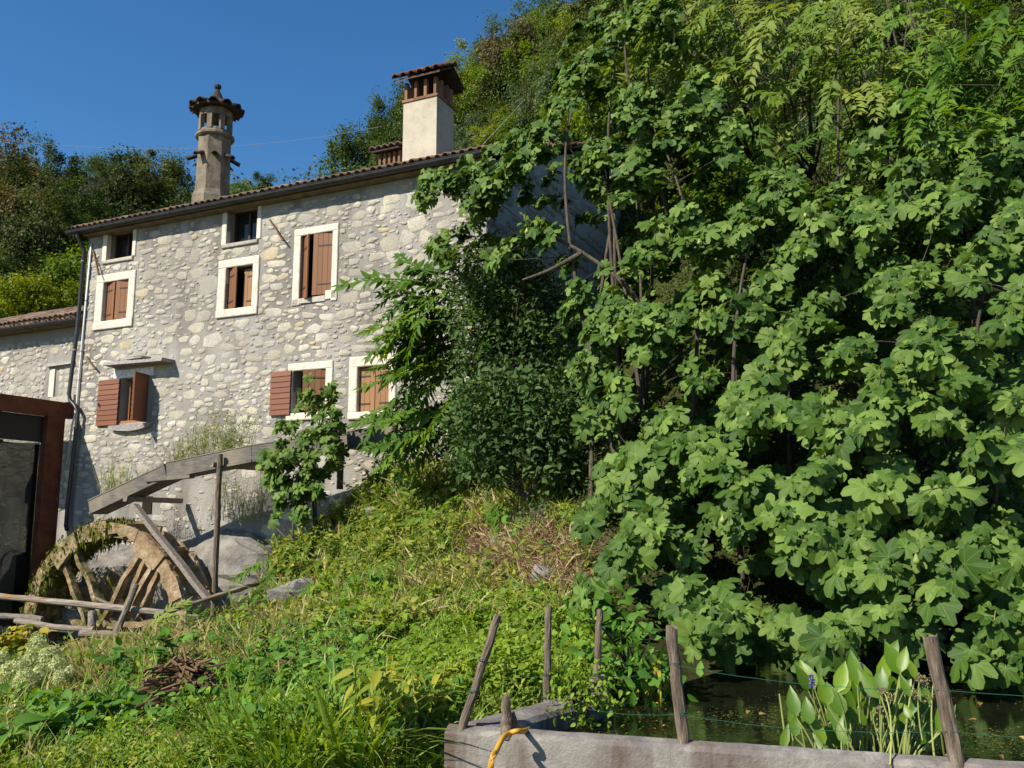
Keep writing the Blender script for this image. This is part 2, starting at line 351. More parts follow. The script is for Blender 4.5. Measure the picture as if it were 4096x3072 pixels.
    M['weed_mix'] = leafmat('mixed_weed_leaf', (.070,.140,.014), (.145,.210,.023), (.28,.29,.050), .35)
    M['weed_dark'] = leafmat('dark_weed_leaf', (.040,.115,.013), (.070,.175,.020), (.12,.235,.032), .3)
    M['straw'] = leafmat('dry_straw', (.20,.19,.055), (.33,.29,.11), (.46,.39,.19), .3)
    M['straw_brown'] = leafmat('brown_dead_grass', (.17,.105,.06), (.30,.20,.11), (.42,.32,.19), .2)
    M['blade'] = leafmat('grass_blade', (.08,.165,.014), (.145,.25,.024), (.24,.34,.055), .35, False, .45, .3)
    M['yellow'] = leafmat('yellowing_leaf', (.15,.20,.020), (.28,.28,.030), (.40,.32,.045), .35)
    M['hydr'] = leafmat('pale_panicle', (.30,.36,.13), (.44,.49,.21), (.56,.58,.33), .3)
    M['pick'] = leafmat('glossy_water_leaf', (.055,.13,.008), (.095,.185,.011), (.16,.25,.018), .3, False, .4, .35)
    M['violet'] = leafmat('violet_flower', (.11,.09,.26), (.18,.14,.38), (.28,.24,.48), .2)
    M['seed'] = leafmat('dry_seed_head', (.16,.12,.06), (.26,.22,.11), (.34,.32,.18), .2)
    M['hill_a'] = leafmat('hill_leaf_green', (.028,.058,.009), (.052,.090,.015), (.090,.130,.026), .25)
    M['hill_b'] = leafmat('hill_leaf_olive', (.042,.062,.013), (.072,.095,.020), (.11,.13,.030), .3)
    M['hill_c'] = leafmat('hill_leaf_bright', (.065,.125,.012), (.10,.175,.018), (.16,.235,.030), .35)
    M['hill_d'] = leafmat('hill_leaf_yellow', (.11,.165,.012), (.17,.225,.018), (.25,.29,.030), .35)
    M['hill_e'] = leafmat('hill_leaf_brownish', (.065,.060,.020), (.10,.088,.028), (.15,.125,.045), .3)
    M['hill_f'] = leafmat('hill_leaf_greyish', (.040,.080,.028), (.070,.115,.042), (.11,.155,.062), .3)
    M['hill_g'] = leafmat('hill_leaf_deep_olive', (.020,.036,.008), (.038,.060,.012), (.066,.092,.020), .25)
    M['lime'] = leafmat('lime_leaf', (.09,.16,.014), (.19,.25,.022), (.36,.34,.040), .35)
    M['duck'] = leafmat('floating_weed', (.040,.055,.010), (.08,.095,.015), (.16,.15,.03), .1)
    M['fallen'] = leafmat('fallen_leaf', (.22,.13,.04), (.32,.19,.07), (.42,.30,.12), .1)
    return M
M = build_materials()
# ---------------------------------------------------------------- house frame
NV = Vector((-.424, -.906, 0)).normalized()      # out of the facade
EV = Vector((.906, -.424, 0)).normalized()       # along the facade, towards the near corner
Z = Vector((0,0,1))
CORNER = P(1945, 1000, 19.0); CORNER.z = 0
_l = onplane(338, 1200, CORNER, NV); LEN = (CORNER-_l).dot(EV)
L0 = CORNER - EV*LEN                              # facade origin: far corner, z = 0
def FP(a, z, out=0.0): return L0 + EV*a + NV*out + Z*z
def fac(px, py, out=0.0):
    p = onplane(px, py, L0+NV*out, NV); return (p-L0).dot(EV), p.z
def fq(q, out=0.0):
    """average rectangle a0,a1,z0,z1 of four picture points TL,TR,BL,BR"""
    (a,z),(b,z2),(c,z3),(d,z4) = [fac(*p, out) for p in q]
    return ((a+c)/2, (b+d)/2, (z3+z4)/2, (z+z2)/2)

# ---------------------------------------------------------------- terrain
TP = []   # control points
def tp(px, py, Y): p = P(px, py, Y); TP.append(tuple(p))
for q in [(0,3072,7),(700,3072,6.2),(1400,3072,5.4),(0,2800,9.5),(600,2850,8.5),(1200,2850,7.4),(1600,2880,6.2),
          (0,2700,13.5),(700,2650,12.2),(1200,2600,10.5),(1700,2600,9),(2000,2720,7),(500,2610,15.2),(900,2450,16.2),(1150,2400,15.5),(1500,2380,13),
          (2000,2450,10.5),(2250,2450,9.8),(1100,2230,18),(1400,2150,17.2),(1800,2170,14),(2200,2170,12),(2300,2330,10.8),
          (1500,1900,18.8),(1650,1840,18.8),(1900,1930,16.8),(2150,2000,14.3),(2400,1960,13.5),(0,2660,15),(250,2650,15.2)]: tp(*q)
TP += [(-.75,4.8,-.35),(.2,4.4,-.75),(1.4,4.1,-.8),(3,3.5,-.85),(6,2.5,-.9),(0,2.5,-.55),(-2,3,-.6),(-5,3,-.8),(0,-4,-.6),(-8,-4,-.8),(8,-4,-.8),
       (-7.6,18.9,-4.3),(-9.2,19.6,-4.4),(-6.6,18.2,-4.0),(-10.8,19.5,-4.3),(-13,20,-4.2),(-5.4,17.9,-1.2),(-8,16.5,-2.2),(-10,17,-2.2),
       (1.2,10.6,.15),(1.5,19,3.0),(2.0,22,4.2),(2.6,10.6,.2),(4.2,10.3,.2),(6,10.1,.2),(2,12.0,1.3),(5,11.7,1.5),(2.2,13,1.9),(6,13,2.6),(1.4,15,2.2),
       (3.4,17,4.4),(7,17,5.5),(12,16,5),(4.5,22,8),(8,22,10),(14,20,9),(1.5,25.5,5.5),(2,30,12),(5,30,16),(10,30,19),(18,28,18),
       (-2,32,8),(-6,35,8.5),(-12,38,8),(-18,36,4),(-16,30,1.5),(-22,30,1),(-12,30,3.5),(-8,30,4.5),(-3,28,5.5)]
for q in [(0,850,52),(250,870,56),(500,850,58),(780,850,58),(1000,850,60),(1250,832,60),(1500,785,57),(1650,590,55),(1900,385,50),(2150,190,50),(2500,20,48),(3000,-250,46),(3600,-250,42),(4200,-250,40),
          (0,1200,36),(300,1150,40)]: tp(*q)
TP += [(-60,60,20),(-60,30,5),(-60,0,-3),(60,60,45),(60,20,25),(60,-10,5),(0,95,24),(-40,95,24),(40,95,60),(-30,15,-3),(-22,8,-2),(25,8,2),(16,5,-.5)]
TP = np.array(TP)
def _solve():
    xy = TP[:,:2]; d = np.linalg.norm(xy[:,None]-xy[None], axis=-1); n = len(xy)
    A = np.zeros((n+3,n+3)); A[:n,:n] = -d + np.eye(n)*-.02; A[:n,n] = 1; A[:n,n+1:] = xy; A[n,:n] = 1; A[n+1:,:n] = xy.T
    return np.linalg.solve(A, np.concatenate([TP[:,2], np.zeros(3)]))
_c = _solve()
GX = np.concatenate([np.linspace(-90,-15,60,endpoint=False), np.linspace(-15,9,170,endpoint=False), np.linspace(9,90,70)])
GY = np.concatenate([np.linspace(-40,2,25,endpoint=False), np.linspace(2,24,150,endpoint=False), np.linspace(24,120,110)])
gx, gy = np.meshgrid(GX, GY)
q = np.stack([gx.ravel(), gy.ravel()], -1)
d = np.linalg.norm(q[:,None]-TP[None,:,:2], axis=-1)
gz = -(d@_c[:len(TP)]) + _c[len(TP)] + q@_c[len(TP)+1:]
gz = gz.reshape(gx.shape)
def wob(x, y): return .06*np.sin(x*2.1+np.sin(y*1.7)*1.3)+.05*np.sin(y*2.7+x*.9)+.03*np.sin(x*5.3-y*4.1)
gz += wob(gx, gy)*np.clip((gy-5)/6,.25,1)
# pond basin
PF0 = onz(1778, 2917, 0); PFD = Vector((.959,-.285,0)).normalized(); PLD = Vector((.6,.8,0)).normalized()
PFN = Vector((PFD.y, -PFD.x, 0))                  # towards the camera
def in_pond(x, y):
    r = np.stack([x-PF0.x, y-PF0.y], -1)
    a = r@np.array([PFN.x, PFN.y]); b = r@np.array([PLD.y, -PLD.x])
    return (a < -.10) & (b > .10) & (y < 10.2+.25*np.sin(x*1.9)+.15*np.sin(x*4.3)) & (x < 9)
gz = np.where(in_pond(gx, gy), -.9, gz)
# front of the pond wall stays below the coping
r_ = np.stack([gx-PF0.x, gy-PF0.y], -1); fr_ = (r_@np.array([PFN.x,PFN.y]) > -.12) & (r_@np.array([PFD.x,PFD.y]) > -.1) & (gy < 6)
gz = np.where(fr_, np.minimum(gz, -.62), gz)
def height(x, y):
    x = np.clip(np.asarray(x,float), GX[0], GX[-1]-1e-6); y = np.clip(np.asarray(y,float), GY[0], GY[-1]-1e-6)
    i = np.clip(np.searchsorted(GX, x, 'right')-1, 0, len(GX)-2); j = np.clip(np.searchsorted(GY, y, 'right')-1, 0, len(GY)-2)
    fx = (x-GX[i])/(GX[i+1]-GX[i]); fy = (y-GY[j])/(GY[j+1]-GY[j])
    return gz[j,i]*(1-fx)*(1-fy)+gz[j,i+1]*fx*(1-fy)+gz[j+1,i]*(1-fx)*fy+gz[j+1,i+1]*fx*fy
def H(x, y): return float(height(x, y))
ny, nx = gx.shape; idx = np.arange(nx*ny).reshape(ny, nx)
gf = np.stack([idx[:-1,:-1], idx[:-1,1:], idx[1:,1:], idx[1:,:-1]], -1).reshape(-1,4)
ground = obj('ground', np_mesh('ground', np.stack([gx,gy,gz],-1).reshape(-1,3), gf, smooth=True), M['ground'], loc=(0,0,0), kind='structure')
def march(px, py, Y0=3.5, Y1=90, n=260):
    """first hit of picture rays with the terrain -> points, valid"""
    Ys = np.geomspace(Y0, Y1, n); px = np.asarray(px,float); py = np.asarray(py,float)
    res = np.full(len(px), np.nan)
    for Yv in Ys:
        p = Pn(px, py, Yv); hit = (p[:,2] <= height(p[:,0], p[:,1])) & np.isnan(res); res[hit] = Yv
    ok = ~np.isnan(res); Yv = np.where(ok, res, 10.0); p = Pn(px, py, Yv); p[:,2] = height(p[:,0], p[:,1])
    return p, ok

# ---------------------------------------------------------------- the mill house
GO = .36                                          # gutter distance from the wall
ZE = fac(1100, 784, GO)[1]                       # gutter underside height
ZW = ZE + .02                                     # top of the wall under the soffit
SL = .42                                          # roof slope
ZB = -4.6
BASE = FP(LEN*.5, 0)
house = thing('stone_house', 'old rubble stone mill house with brown shutters and two tall chimneys above the water wheel', 'house', (BASE.x, BASE.y, 0))
W1o = fq([(392,1100),(545,1085),(374,1320),(532,1307)]); W1 = fq([(418,1128),(518,1117),(406,1285),(507,1277)])
W2o = fq([(876,1047),(1042,1020),(868,1275),(1028,1256)]); W2 = fq([(907,1070),(1014,1059),(899,1238),(1007,1228)])
W3o = fq([(1177,923),(1359,890),(1174,1225),(1346,1201)]); W3 = fq([(1203,945),(1332,924),(1201,1195),(1326,1180)])
W4 = fq([(483,1513),(589,1508),(483,1692),(589,1688)])
W5o = fq([(1153,1457),(1334,1442),(1150,1690),(1326,1668)]); W5 = fq([(1177,1487),(1306,1472),(1168,1656),(1300,1644)])
W6o = fq([(1400,1432),(1590,1412),(1394,1683),(1580,1666)]); W6 = fq([(1433,1469),(1560,1455),(1425,1650),(1555,1641)])
A1 = fq([(430,945),(533,930),(428,1038),(530,1028)]); A2 = fq([(908,880),(1029,862),(908,972),(1029,962)])
A1 = (A1[0],A1[1],A1[2],ZW); A2 = (A2[0],A2[1],A2[2],ZW)
HOLES = [W1,W2,W3,W4,W5,W6,A1,A2]
REV = .42
def wall_holes(mb, a0, a1, z0, z1, holes, fp, reveal):
    As = sorted({a0,a1,*[h[0] for h in holes],*[h[1] for h in holes]}); Zs = sorted({z0,z1,*[h[2] for h in holes],*[h[3] for h in holes]})
    for i in range(len(As)-1):
        for j in range(len(Zs)-1):
            ca, cz = (As[i]+As[i+1])/2, (Zs[j]+Zs[j+1])/2
            if any(h[0]<ca<h[1] and h[2]<cz<h[3] for h in holes): continue
            mb.add([fp(As[i],Zs[j]), fp(As[i+1],Zs[j]), fp(As[i+1],Zs[j+1]), fp(As[i],Zs[j+1])], [(0,1,2,3)])
    for a, b, c, d_ in holes:
        for (p, q2) in (((a,c),(a,d_)), ((a,d_),(b,d_)), ((b,d_),(b,c)), ((b,c),(a,c))):
            mb.add([fp(*p), fp(*q2), fp(*q2,-reveal), fp(*p,-reveal)], [(0,1,2,3)])
mb = MB(); wall_holes(mb, 0, LEN, ZB, ZW, HOLES, FP, REV)
DEP = 10.0
mb.add([FP(0,ZB),FP(0,ZW),FP(0,ZW,-DEP),FP(0,ZB,-DEP)], [(0,1,2,3)])        # far end wall
mb.add([FP(0,ZW),FP(0,ZW+SL*DEP,-DEP),FP(0,ZW,-DEP)], [(0,1,2)])
mb.add([FP(0,ZB,-DEP),FP(LEN,ZB,-DEP),FP(LEN,ZW+SL*DEP,-DEP),FP(0,ZW+SL*DEP,-DEP)], [(0,1,2,3)])
mb.add([FP(.02,ZB,-REV-.9),FP(LEN-.02,ZB,-REV-.9),FP(LEN-.02,ZW,-REV-.9),FP(.02,ZW,-REV-.9)], [(0,1,2,3)])
wall = obj('wall', mb, M['mortar'], house)
gb = MB(); gb.add([FP(LEN,ZB),FP(LEN,ZB,-DEP),FP(LEN,ZW+SL*DEP,-DEP),FP(LEN,ZW+.02)], [(0,1,2,3)])
gable = obj('gable_wall', gb, M['grey_mortar'], house)

# stones: a few rounded irregular blocks shared by scale
def stone_mesh(name, seed, blocky):
    r = np.random.default_rng(seed); n = int(r.integers(7, 11)); e = 2.0/(3.6 if blocky else 2.5)
    th = np.sort(np.linspace(0, 2*np.pi, n, endpoint=False)+r.uniform(-.26,.26,n)+r.uniform(0,1))
    rad = 1+r.uniform(-.30,.13,n)*(0.6 if blocky else 1.2)
    x = np.sign(np.cos(th))*np.abs(np.cos(th))**e*rad; y = np.sign(np.sin(th))*np.abs(np.sin(th))**e*rad
    v = []
    for s_, zz in ((1,-.9),(.99,.25),(.84,.85)):
        for k in range(n): v.append((x[k]*s_+(r.uniform(-.05,.05) if zz > .5 else 0), y[k]*s_+(r.uniform(-.05,.05) if zz > .5 else 0), zz+(r.uniform(-.35,.3) if zz > 0 else 0)))
    v.append((r.uniform(-.3,.3), r.uniform(-.3,.3), .95+r.uniform(-.3,.3)))
    f = []
    for i in range(2):
        for k in range(n):
            a, b, c, d_ = i*n+k, i*n+(k+1)%n, (i+1)*n+(k+1)%n, (i+1)*n+k; f += [(a,b,c),(a,c,d_)]
    f += [(2*n+k, 2*n+(k+1)%n, 3*n) for k in range(n)]
    return np.array(v), np.array(f)
STONES = [stone_mesh('stone', s, s%3 == 0) for s in range(16)]
def stone_shared(mat):
    out = []
    for v, f in STONES:
        me = np_mesh('stone', v, f, tint=np.zeros(len(v)), smooth=False); me.materials.append(mat); out.append(me)
    return out
def pack(a0, a1, z0, z1, zones, fixed, sizes, tries, gap, seed):
    """rows of (a,z,half_w,half_h) without overlaps"""
    r = np.random.default_rng(seed); S = np.array(fixed, float).reshape(-1,4)
    S = np.concatenate([S, np.full((6000,4), 1e6)]); n = len(fixed)
    for (wlo, whi, hlo, hhi), nt_ in zip(sizes, tries):
        for _ in range(nt_):
            w_ = r.uniform(wlo, whi)/2; h_ = r.uniform(hlo, hhi)/2
            a = r.uniform(a0+w_, a1-w_); z = r.uniform(z0+h_, z1-h_)
            if any(a+w_ > q_[0]-.02 and a-w_ < q_[1]+.02 and z+h_ > q_[2]-.02 and z-h_ < q_[3]+.02 for q_ in zones): continue
            if np.any((np.abs(S[:n,0]-a)/(S[:n,2]+w_+gap))**3.2+(np.abs(S[:n,1]-z)/(S[:n,3]+h_+gap))**3.2 < 1): continue
            S[n] = (a, z, w_, h_); n += 1
    return S[:n]
def put_stones(S, fp, dirs, mat, parent, proud, keep, seed, nmax=300):
    """biggest stones as objects, the rest as one stuff mesh"""
    r = np.random.default_rng(seed); sh = stone_shared(mat)
    order = np.argsort(-(S[:,2]*S[:,3])); ind = order[:nmax]; rest = order[nmax:]
    ex, ey, en = dirs
    for i in ind:
        a, z, w_, h_ = S[i]; rot = r.uniform(-.14,.14); c, s_ = math.cos(rot), math.sin(rot)
        pr = proud*r.uniform(.5,1.5); p = fp(a, z)
        X = (ex*c+ey*s_)*w_*1.17; Y_ = (ey*c-ex*s_)*h_*1.15; Nn = en*pr
        m4 = Matrix(((X.x,Y_.x,Nn.x,p.x),(X.y,Y_.y,Nn.y,p.y),(X.z,Y_.z,Nn.z,p.z),(0,0,0,1)))
        objm('stone', sh[r.integers(16)], parent, m4)
    if len(rest):
        V_, F_, T_ = [], [], []; o = 0; org = np.array(wl(parent))
        for i in rest:
            a, z, w_, h_ = S[i]; v, f = STONES[r.integers(16)]; rot = r.uniform(-.2,.2); c, s_ = math.cos(rot), math.sin(rot)
            pr = proud*r.uniform(.4,1.3); X = np.array((ex*c+ey*s_)*w_*1.17); Y_ = np.array((ey*c-ex*s_)*h_*1.15)
            V_.append(np.array(fp(a,z))-org + v[:,:1]*X + v[:,1:2]*Y_ + v[:,2:3]*np.array(en)*pr); F_.append(f+o); o += len(v); T_.append(np.full(len(v), r.random()))
        me = np_mesh('small_stones', np.concatenate(V_), np.concatenate(F_), tint=np.concatenate(T_)); me.materials.append(mat)
        oo = obj('small_stones', me, mat, parent); oo['kind'] = 'stuff'
zones = [W1o, W2o, W3o, (W4[0]-.12,W4[1]+.12,W4[2]-.16,W4[3]+.28), W5o, W6o, (A1[0]-.2,A1[1]+.16,A1[2]-.12,A1[3]), (A2[0]-.2,A2[1]+.16,A2[2]-.1,A2[3])]
fx = []
def fixed(px0, py0, px1, py1):
    a, z1 = fac(px0,py0); b, z0 = fac(px1,py1); fx.append(((a+b)/2,(z0+z1)/2,abs(b-a)/2-.01,abs(z1-z0)/2-.01))
for b in [(805,1105,867,1172),(762,1072,815,1110),(742,1240,782,1284),(792,1246,842,1284),(760,1292,822,1325),(758,1342,800,1380),(815,1335,885,1392),(700,1000,740,1040),(762,1000,800,1050),
          (1622,775,1688,830),(1636,870,1705,920),(1598,925,1662,975),(1524,950,1590,1000),(1675,922,1730,970),(1545,1000,1605,1045),(1720,1010,1790,1060),(1650,1020,1700,1060),(1560,1090,1640,1170),(1660,1080,1740,1150),
          (1045,1000,1110,1035),(1045,1098,1106,1130),(355,1115,386,1165),(345,1285,368,1340),(310,1775,370,1810),(310,1885,350,1912),(465,1852,525,1890),(494,1800,540,1832),(560,1730,580,1760),(545,1100+60,590,1185)]: fixed(*b)
S = pack(.06, LEN-.04, -3.0, ZW-.12, zones, fx, [(.30,.50,.14,.26),(.22,.38,.09,.19),(.14,.27,.06,.15),(.08,.17,.045,.11),(.05,.10,.03,.07)], [420,1900,5200,7000,4500], .008, 3)
# below the flume the wall is smeared over: few stones show there
keep = []
rr = np.random.default_rng(5)
for s_ in S:
    px_, py_ = proj(np.array(FP(s_[0], s_[1])))
    if py_ > 1880 and rr.random() < .55: continue
    if py_ > 1230 and 640 < px_ < 900 and py_ < 1800 and s_[2] < .1 and rr.random() < .45: continue
    keep.append(s_)
put_stones(np.array(keep), FP, (EV, Z, NV), M['stone'], wall, .016, 1, 9)
# rough courses of the gable
GP = lambda g, z: FP(LEN, z, -g)
gs = []
z_ = 1.2
rg = np.random.default_rng(8)
while z_ < ZW+SL*DEP-.3:
    h_ = rg.uniform(.22,.36); g_ = .05
    while g_ < DEP-.3:
        w_ = rg.uniform(.3,.75)
        if z_+h_ < ZW+SL*(g_)-.05 and rg.random() < .78: gs.append((g_+w_/2, z_+h_/2, w_/2-.02, h_/2-.02))
        g_ += w_
    z_ += h_
put_stones(np.array(gs), GP, (-NV, Z, EV), M['grey_stone'], gable, .045, 1, 10)

# windows
def plank_set(parent, mat, a0, a1, z0, z1, n, fp, horizontal=False, th=.03):
    for k in range(n):
        mb = MB()
        if horizontal:
            p0 = z0+(z1-z0)*k/n+.004; p1 = z0+(z1-z0)*(k+1)/n-.004
            pts = [fp(a0,p0,0),fp(a1,p0,0),fp(a1,p0,th),fp(a0,p0,th),fp(a0,p1,0),fp(a1,p1,0),fp(a1,p1,th*.55),fp(a0,p1,th*.55)]
        else:
            p0 = a0+(a1-a0)*k/n+.004; p1 = a0+(a1-a0)*(k+1)/n-.004
            pts = [fp(p0,z0,0),fp(p1,z0,0),fp(p1,z0,th),fp(p0,z0,th),fp(p0,z1,0),fp(p1,z1,0),fp(p1,z1,th),fp(p0,z1,th)]
        mb.hexa(pts, random.random()); obj('plank', mb, mat, parent)
def hinged(a_h, side, out, ang):
    """local frame of a leaf hinged at a_h: x runs away from the hinge, o out of the leaf; ang 0 closed, opens outwards"""
    c, s_ = math.cos(R(ang)), math.sin(R(ang)); x = (EV*side)*c + NV*s_; o = NV*c - (EV*side)*s_
    return lambda x_, z, t: FP(a_h, z, out) + x*x_ + o*t
def strap(parent, fp, x0, x1, z, t=.034):
    mb = MB(); mb.hexa([fp(x0,z-.02,t),fp(x1,z-.016,t),fp(x1,z-.016,t+.007),fp(x0,z-.02,t+.007),fp(x0,z+.02,t),fp(x1,z+.016,t),fp(x1,z+.016,t+.007),fp(x0,z+.02,t+.007)]); obj('hinge_strap', mb, M['iron'], parent)
def frame_stone(parent, name, a0, a1, z0, z1, o0=-.10, o1=.035, mat=None):
    mb = MB(); j = lambda: random.uniform(-.006,.006)
    c = .018
    # chamfered block
    b = [(a0+j(),z0+j()),(a1+j(),z0+j()),(a1+j(),z1+j()),(a0+j(),z1+j())]
    vs_ = [FP(a,z,o0) for a,z in b]+[FP(a,z,o1-c*.6) for a,z in b]
    ia = [(b[0][0]+c,b[0][1]+c),(b[1][0]-c,b[1][1]+c),(b[2][0]-c,b[2][1]-c),(b[3][0]+c,b[3][1]-c)]
    vs_ += [FP(a,z,o1) for a,z in ia]
    fs_ = [(3,2,1,0)]+[(k,(k+1)%4,4+(k+1)%4,4+k) for k in range(4)]+[(4+k,4+(k+1)%4,8+(k+1)%4,8+k) for k in range(4)]+[(8,9,10,11)]
    mb.add(vs_, fs_); return obj(name, mb, mat or M['dressed'], parent)
def window(Wi, label=None):
    a0,a1,z0,z1 = Wi; mb = MB()
    for p in ((a0+.002,a0+.05,z0+.002,z1-.002),(a1-.05,a1-.002,z0+.002,z1-.002),(a0+.05,a1-.05,z0+.002,z0+.05),(a0+.05,a1-.05,z1-.05,z1-.002),((a0+a1)/2-.03,(a0+a1)/2+.03,z0+.05,z1-.05)):
        c = FP((p[0]+p[1])/2,(p[2]+p[3])/2,-.30); mb.box(c, EV, NV, Z, (p[1]-p[0])/2, .03, (p[3]-p[2])/2)
    w_ = obj('window', mb, M['framewood'], house, label=label)
    g = MB(); g.add([FP(a0+.01,z0+.01,-.315),FP(a1-.01,z0+.01,-.315),FP(a1-.01,z1-.01,-.315),FP(a0+.01,z1-.01,-.315)], [(0,1,2,3)]); obj('pane', g, M['glass'], w_)
    return w_
def surround(w_, o, i, sill=True, lint=True):
    if lint: frame_stone(w_, 'lintel', o[0], o[1], i[3], o[3])
    if sill: frame_stone(w_, 'sill', o[0], o[1], o[2], i[2], o1=.055)
    z0 = i[2] if sill else o[2]
    frame_stone(w_, 'jamb', o[0], i[0], z0+.002, i[3]-.002); frame_stone(w_, 'jamb', i[1], o[1], z0+.002, i[3]-.002)
def leaf(w_, a_h, side, width, z0, z1, ang, n, mat, out=-.10, horizontal=False, straps=True):
    fp = hinged(a_h, side, out, ang)
    if horizontal:
        plank_set(w_, mat, .005, width-.005, z0, z1, n, fp, True, .035)
        mb = MB(); mb.hexa([fp(.01,z0+.01,-.022),fp(width-.01,z0+.01,-.022),fp(width-.01,z0+.01,-.002),fp(.01,z0+.01,-.002),fp(.01,z1-.01,-.022),fp(width-.01,z1-.01,-.022),fp(width-.01,z1-.01,-.002),fp(.01,z1-.01,-.002)]); obj('shutter_back', mb, mat, w_)
    else: plank_set(w_, mat, .005, width-.005, z0, z1, n, fp, False, .032)
    if straps:
        for z in (z0+(z1-z0)*.17, z0+(z1-z0)*.80): strap(w_, fp, .0, width*.72, z)
w1 = window(W1, 'upper window whose shutters meet slightly ajar beside the downpipe'); surround(w1, W1o, W1); ww = (W1[1]-W1[0])
leaf(w1, W1[0]+.01, 1, ww*.5, W1[2]+.0, W1[3]-.03, 16, 3, M['shutter'], -.13); leaf(w1, W1[1]-.01, -1, ww*.5, W1[2]+.03, W1[3]-.01, 9, 3, M['shutter'], -.09)
w2 = window(W2, 'upper window with one shutter half open under the attic window'); surround(w2, W2o, W2); ww = W2[1]-W2[0]
leaf(w2, W2[0]+.02, 1, ww*.52, W2[2]+.02, W2[3]-.02, 24, 3, M['shutter'], -.12); leaf(w2, W2[1]-.01, -1, ww*.44, W2[2]+.02, W2[3]-.06, 3, 3, M['shutter_old'], -.16)
w3 = window(W3, 'tallest upper window, broken sill stone under its shutters'); surround(w3, W3o, W3, sill=False); ww = W3[1]-W3[0]
frame_stone(w3, 'sill', W3o[0], W3[0]+.02, W3o[2], W3[2]+.01); frame_stone(w3, 'sill', W3[1]-.16, W3o[1], W3o[2]+.05, W3[2]+.12)
mb = MB(); mb.box(FP((W3[0]+W3[1])/2-.05, W3[2]-.05, -.04), EV, NV, Z, ww*.40, .06, .055, .03); obj('rough_sill_stone', mb, M['stone'], w3)
leaf(w3, W3[0]+.02, 1, ww*.46, W3[2]-.02, W3[3]-.03, 38, 3, M['shutter'], -.12); leaf(w3, W3[1]-.01, -1, ww*.58, W3[2]+.04, W3[3]-.02, 8, 4, M['shutter'], -.06)
w4 = window(W4, 'lower window with both shutters thrown open under a stone ledge'); ww = W4[1]-W4[0]
leaf(w4, W4[0]-.02, -1, .80, W4[2]-.04, W4[3]+.0, -1.5, 9, M['shutter_red'], .045, True, False)
leaf(w4, W4[1]+.02, 1, .58, W4[2]-.02, W4[3]+.04, 79, 9, M['shutter_red'], .02, True, False)
mb = MB(); mb.box(FP(W4[0]-.72,W4[2]+(W4[3]-W4[2])*.44,.09), EV, NV, Z, .012,.012,.05); obj('latch', mb, M['iron'], w4)
a, z1 = fac(458,1474); b, z0 = fac(616,1500); frame_stone(w4, 'lintel', a, b, W4[3]+.01, W4[3]+.23, -.05, .03, M['plaster'])
mb = MB(); ca, cz = fac(530,1708)
pr = [(-.82,.05),(.80,.07),(.72,-.02),(.45,-.085),(.0,-.12),(-.5,-.09),(-.8,-.02)]
mb.prism([FP(ca+x*.9, cz+z, -.2) for x,z in pr], NV*.34); obj('sill', mb, M['grey_stone'], w4)
mb = MB(); mb.box(FP((W4[0]+W4[1])/2, W4[2]+.035, -.05), EV, NV, Z, ww*.48, .03, .03); obj('sill_board', mb, M['sashwood'], w4)
mb = MB(); mb.box(FP(W4[0]+.10,(W4[2]+W4[3])/2,-.2), EV, NV, Z, .025,.02,(W4[3]-W4[2])/2-.05); obj('sash_frame', mb, M['sashwood'], w4)
# ledge
(a,z) = fac(434,1455,.2); (b,z2) = fac(673,1448,.2); mb = MB(); mb.box(FP((a+b)/2,(z+z2)/2,.14), EV, NV, Z, (b-a)/2, .24, .045, .03); ledge = obj('stone_ledge', mb, M['grey_stone'], house)
(a,z) = fac(512,1438,.2); (b,z2) = fac(580,1430,.2); mb = MB(); mb.box(FP((a+b)/2,(z+z2)/2+.02,.16), EV, NV, Z, (b-a)/2, .15, .03, .02); obj('loose_slab', mb, M['grey_stone'], ledge)
w5 = window(W5, 'lower window with an open red shutter half hidden by the fig sapling'); surround(w5, W5o, W5); ww = W5[1]-W5[0]
leaf(w5, W5[0]-.02, -1, .62, W5[2]-.03, W5[3]+.02, -1.5, 8, M['shutter_red'], .06, True, False); leaf(w5, W5[1]-.01, -1, ww*.62, W5[2]+.03, W5[3]-.02, 26, 4, M['shutter'], -.08)
mb = MB(); mb.box(FP(W5[0]+ww*.36,(W5[2]+W5[3])/2-.05,-.22), EV, NV, Z, .05,.02,(W5[3]-W5[2])/2-.1); obj('sash_frame', mb, M['sashwood'], w5)
w6 = window(W6, 'lower window with closed shutters behind the feathery fronds'); surround(w6, W6o, W6); ww = W6[1]-W6[0]
leaf(w6, W6[0]+.005, 1, ww*.5-.006, W6[2]+.02, W6[3]-.02, 0, 3, M['shutter_old'], -.11); leaf(w6, W6[1]-.005, -1, ww*.5-.006, W6[2]+.02, W6[3]-.02, 0, 3, M['shutter_old'], -.11)
for Ai, lb in ((A1,'small attic window right under the eave beside the downpipe'),(A2,'small attic window above the half open shutter')):
    w_ = window(Ai, lb); frame_stone(w_, 'jamb', Ai[0]-.16, Ai[0]-.002, Ai[2]-.02, ZW-.03, -.12, .03); frame_stone(w_, 'jamb', Ai[1]+.002, Ai[1]+.13, Ai[2], ZW-.03, -.12, .03)
    frame_stone(w_, 'sill', Ai[0]-.12, Ai[1]+.05, Ai[2]-.10, Ai[2]-.003, -.1, .05, M['stone'])
    mb = MB(); mb.box(FP((Ai[0]+Ai[1])/2, Ai[2]+.035,-.27), EV, NV, Z, (Ai[1]-Ai[0])/2-.01, .03, .03); obj('sash_frame', mb, M['sashwood'], w_)
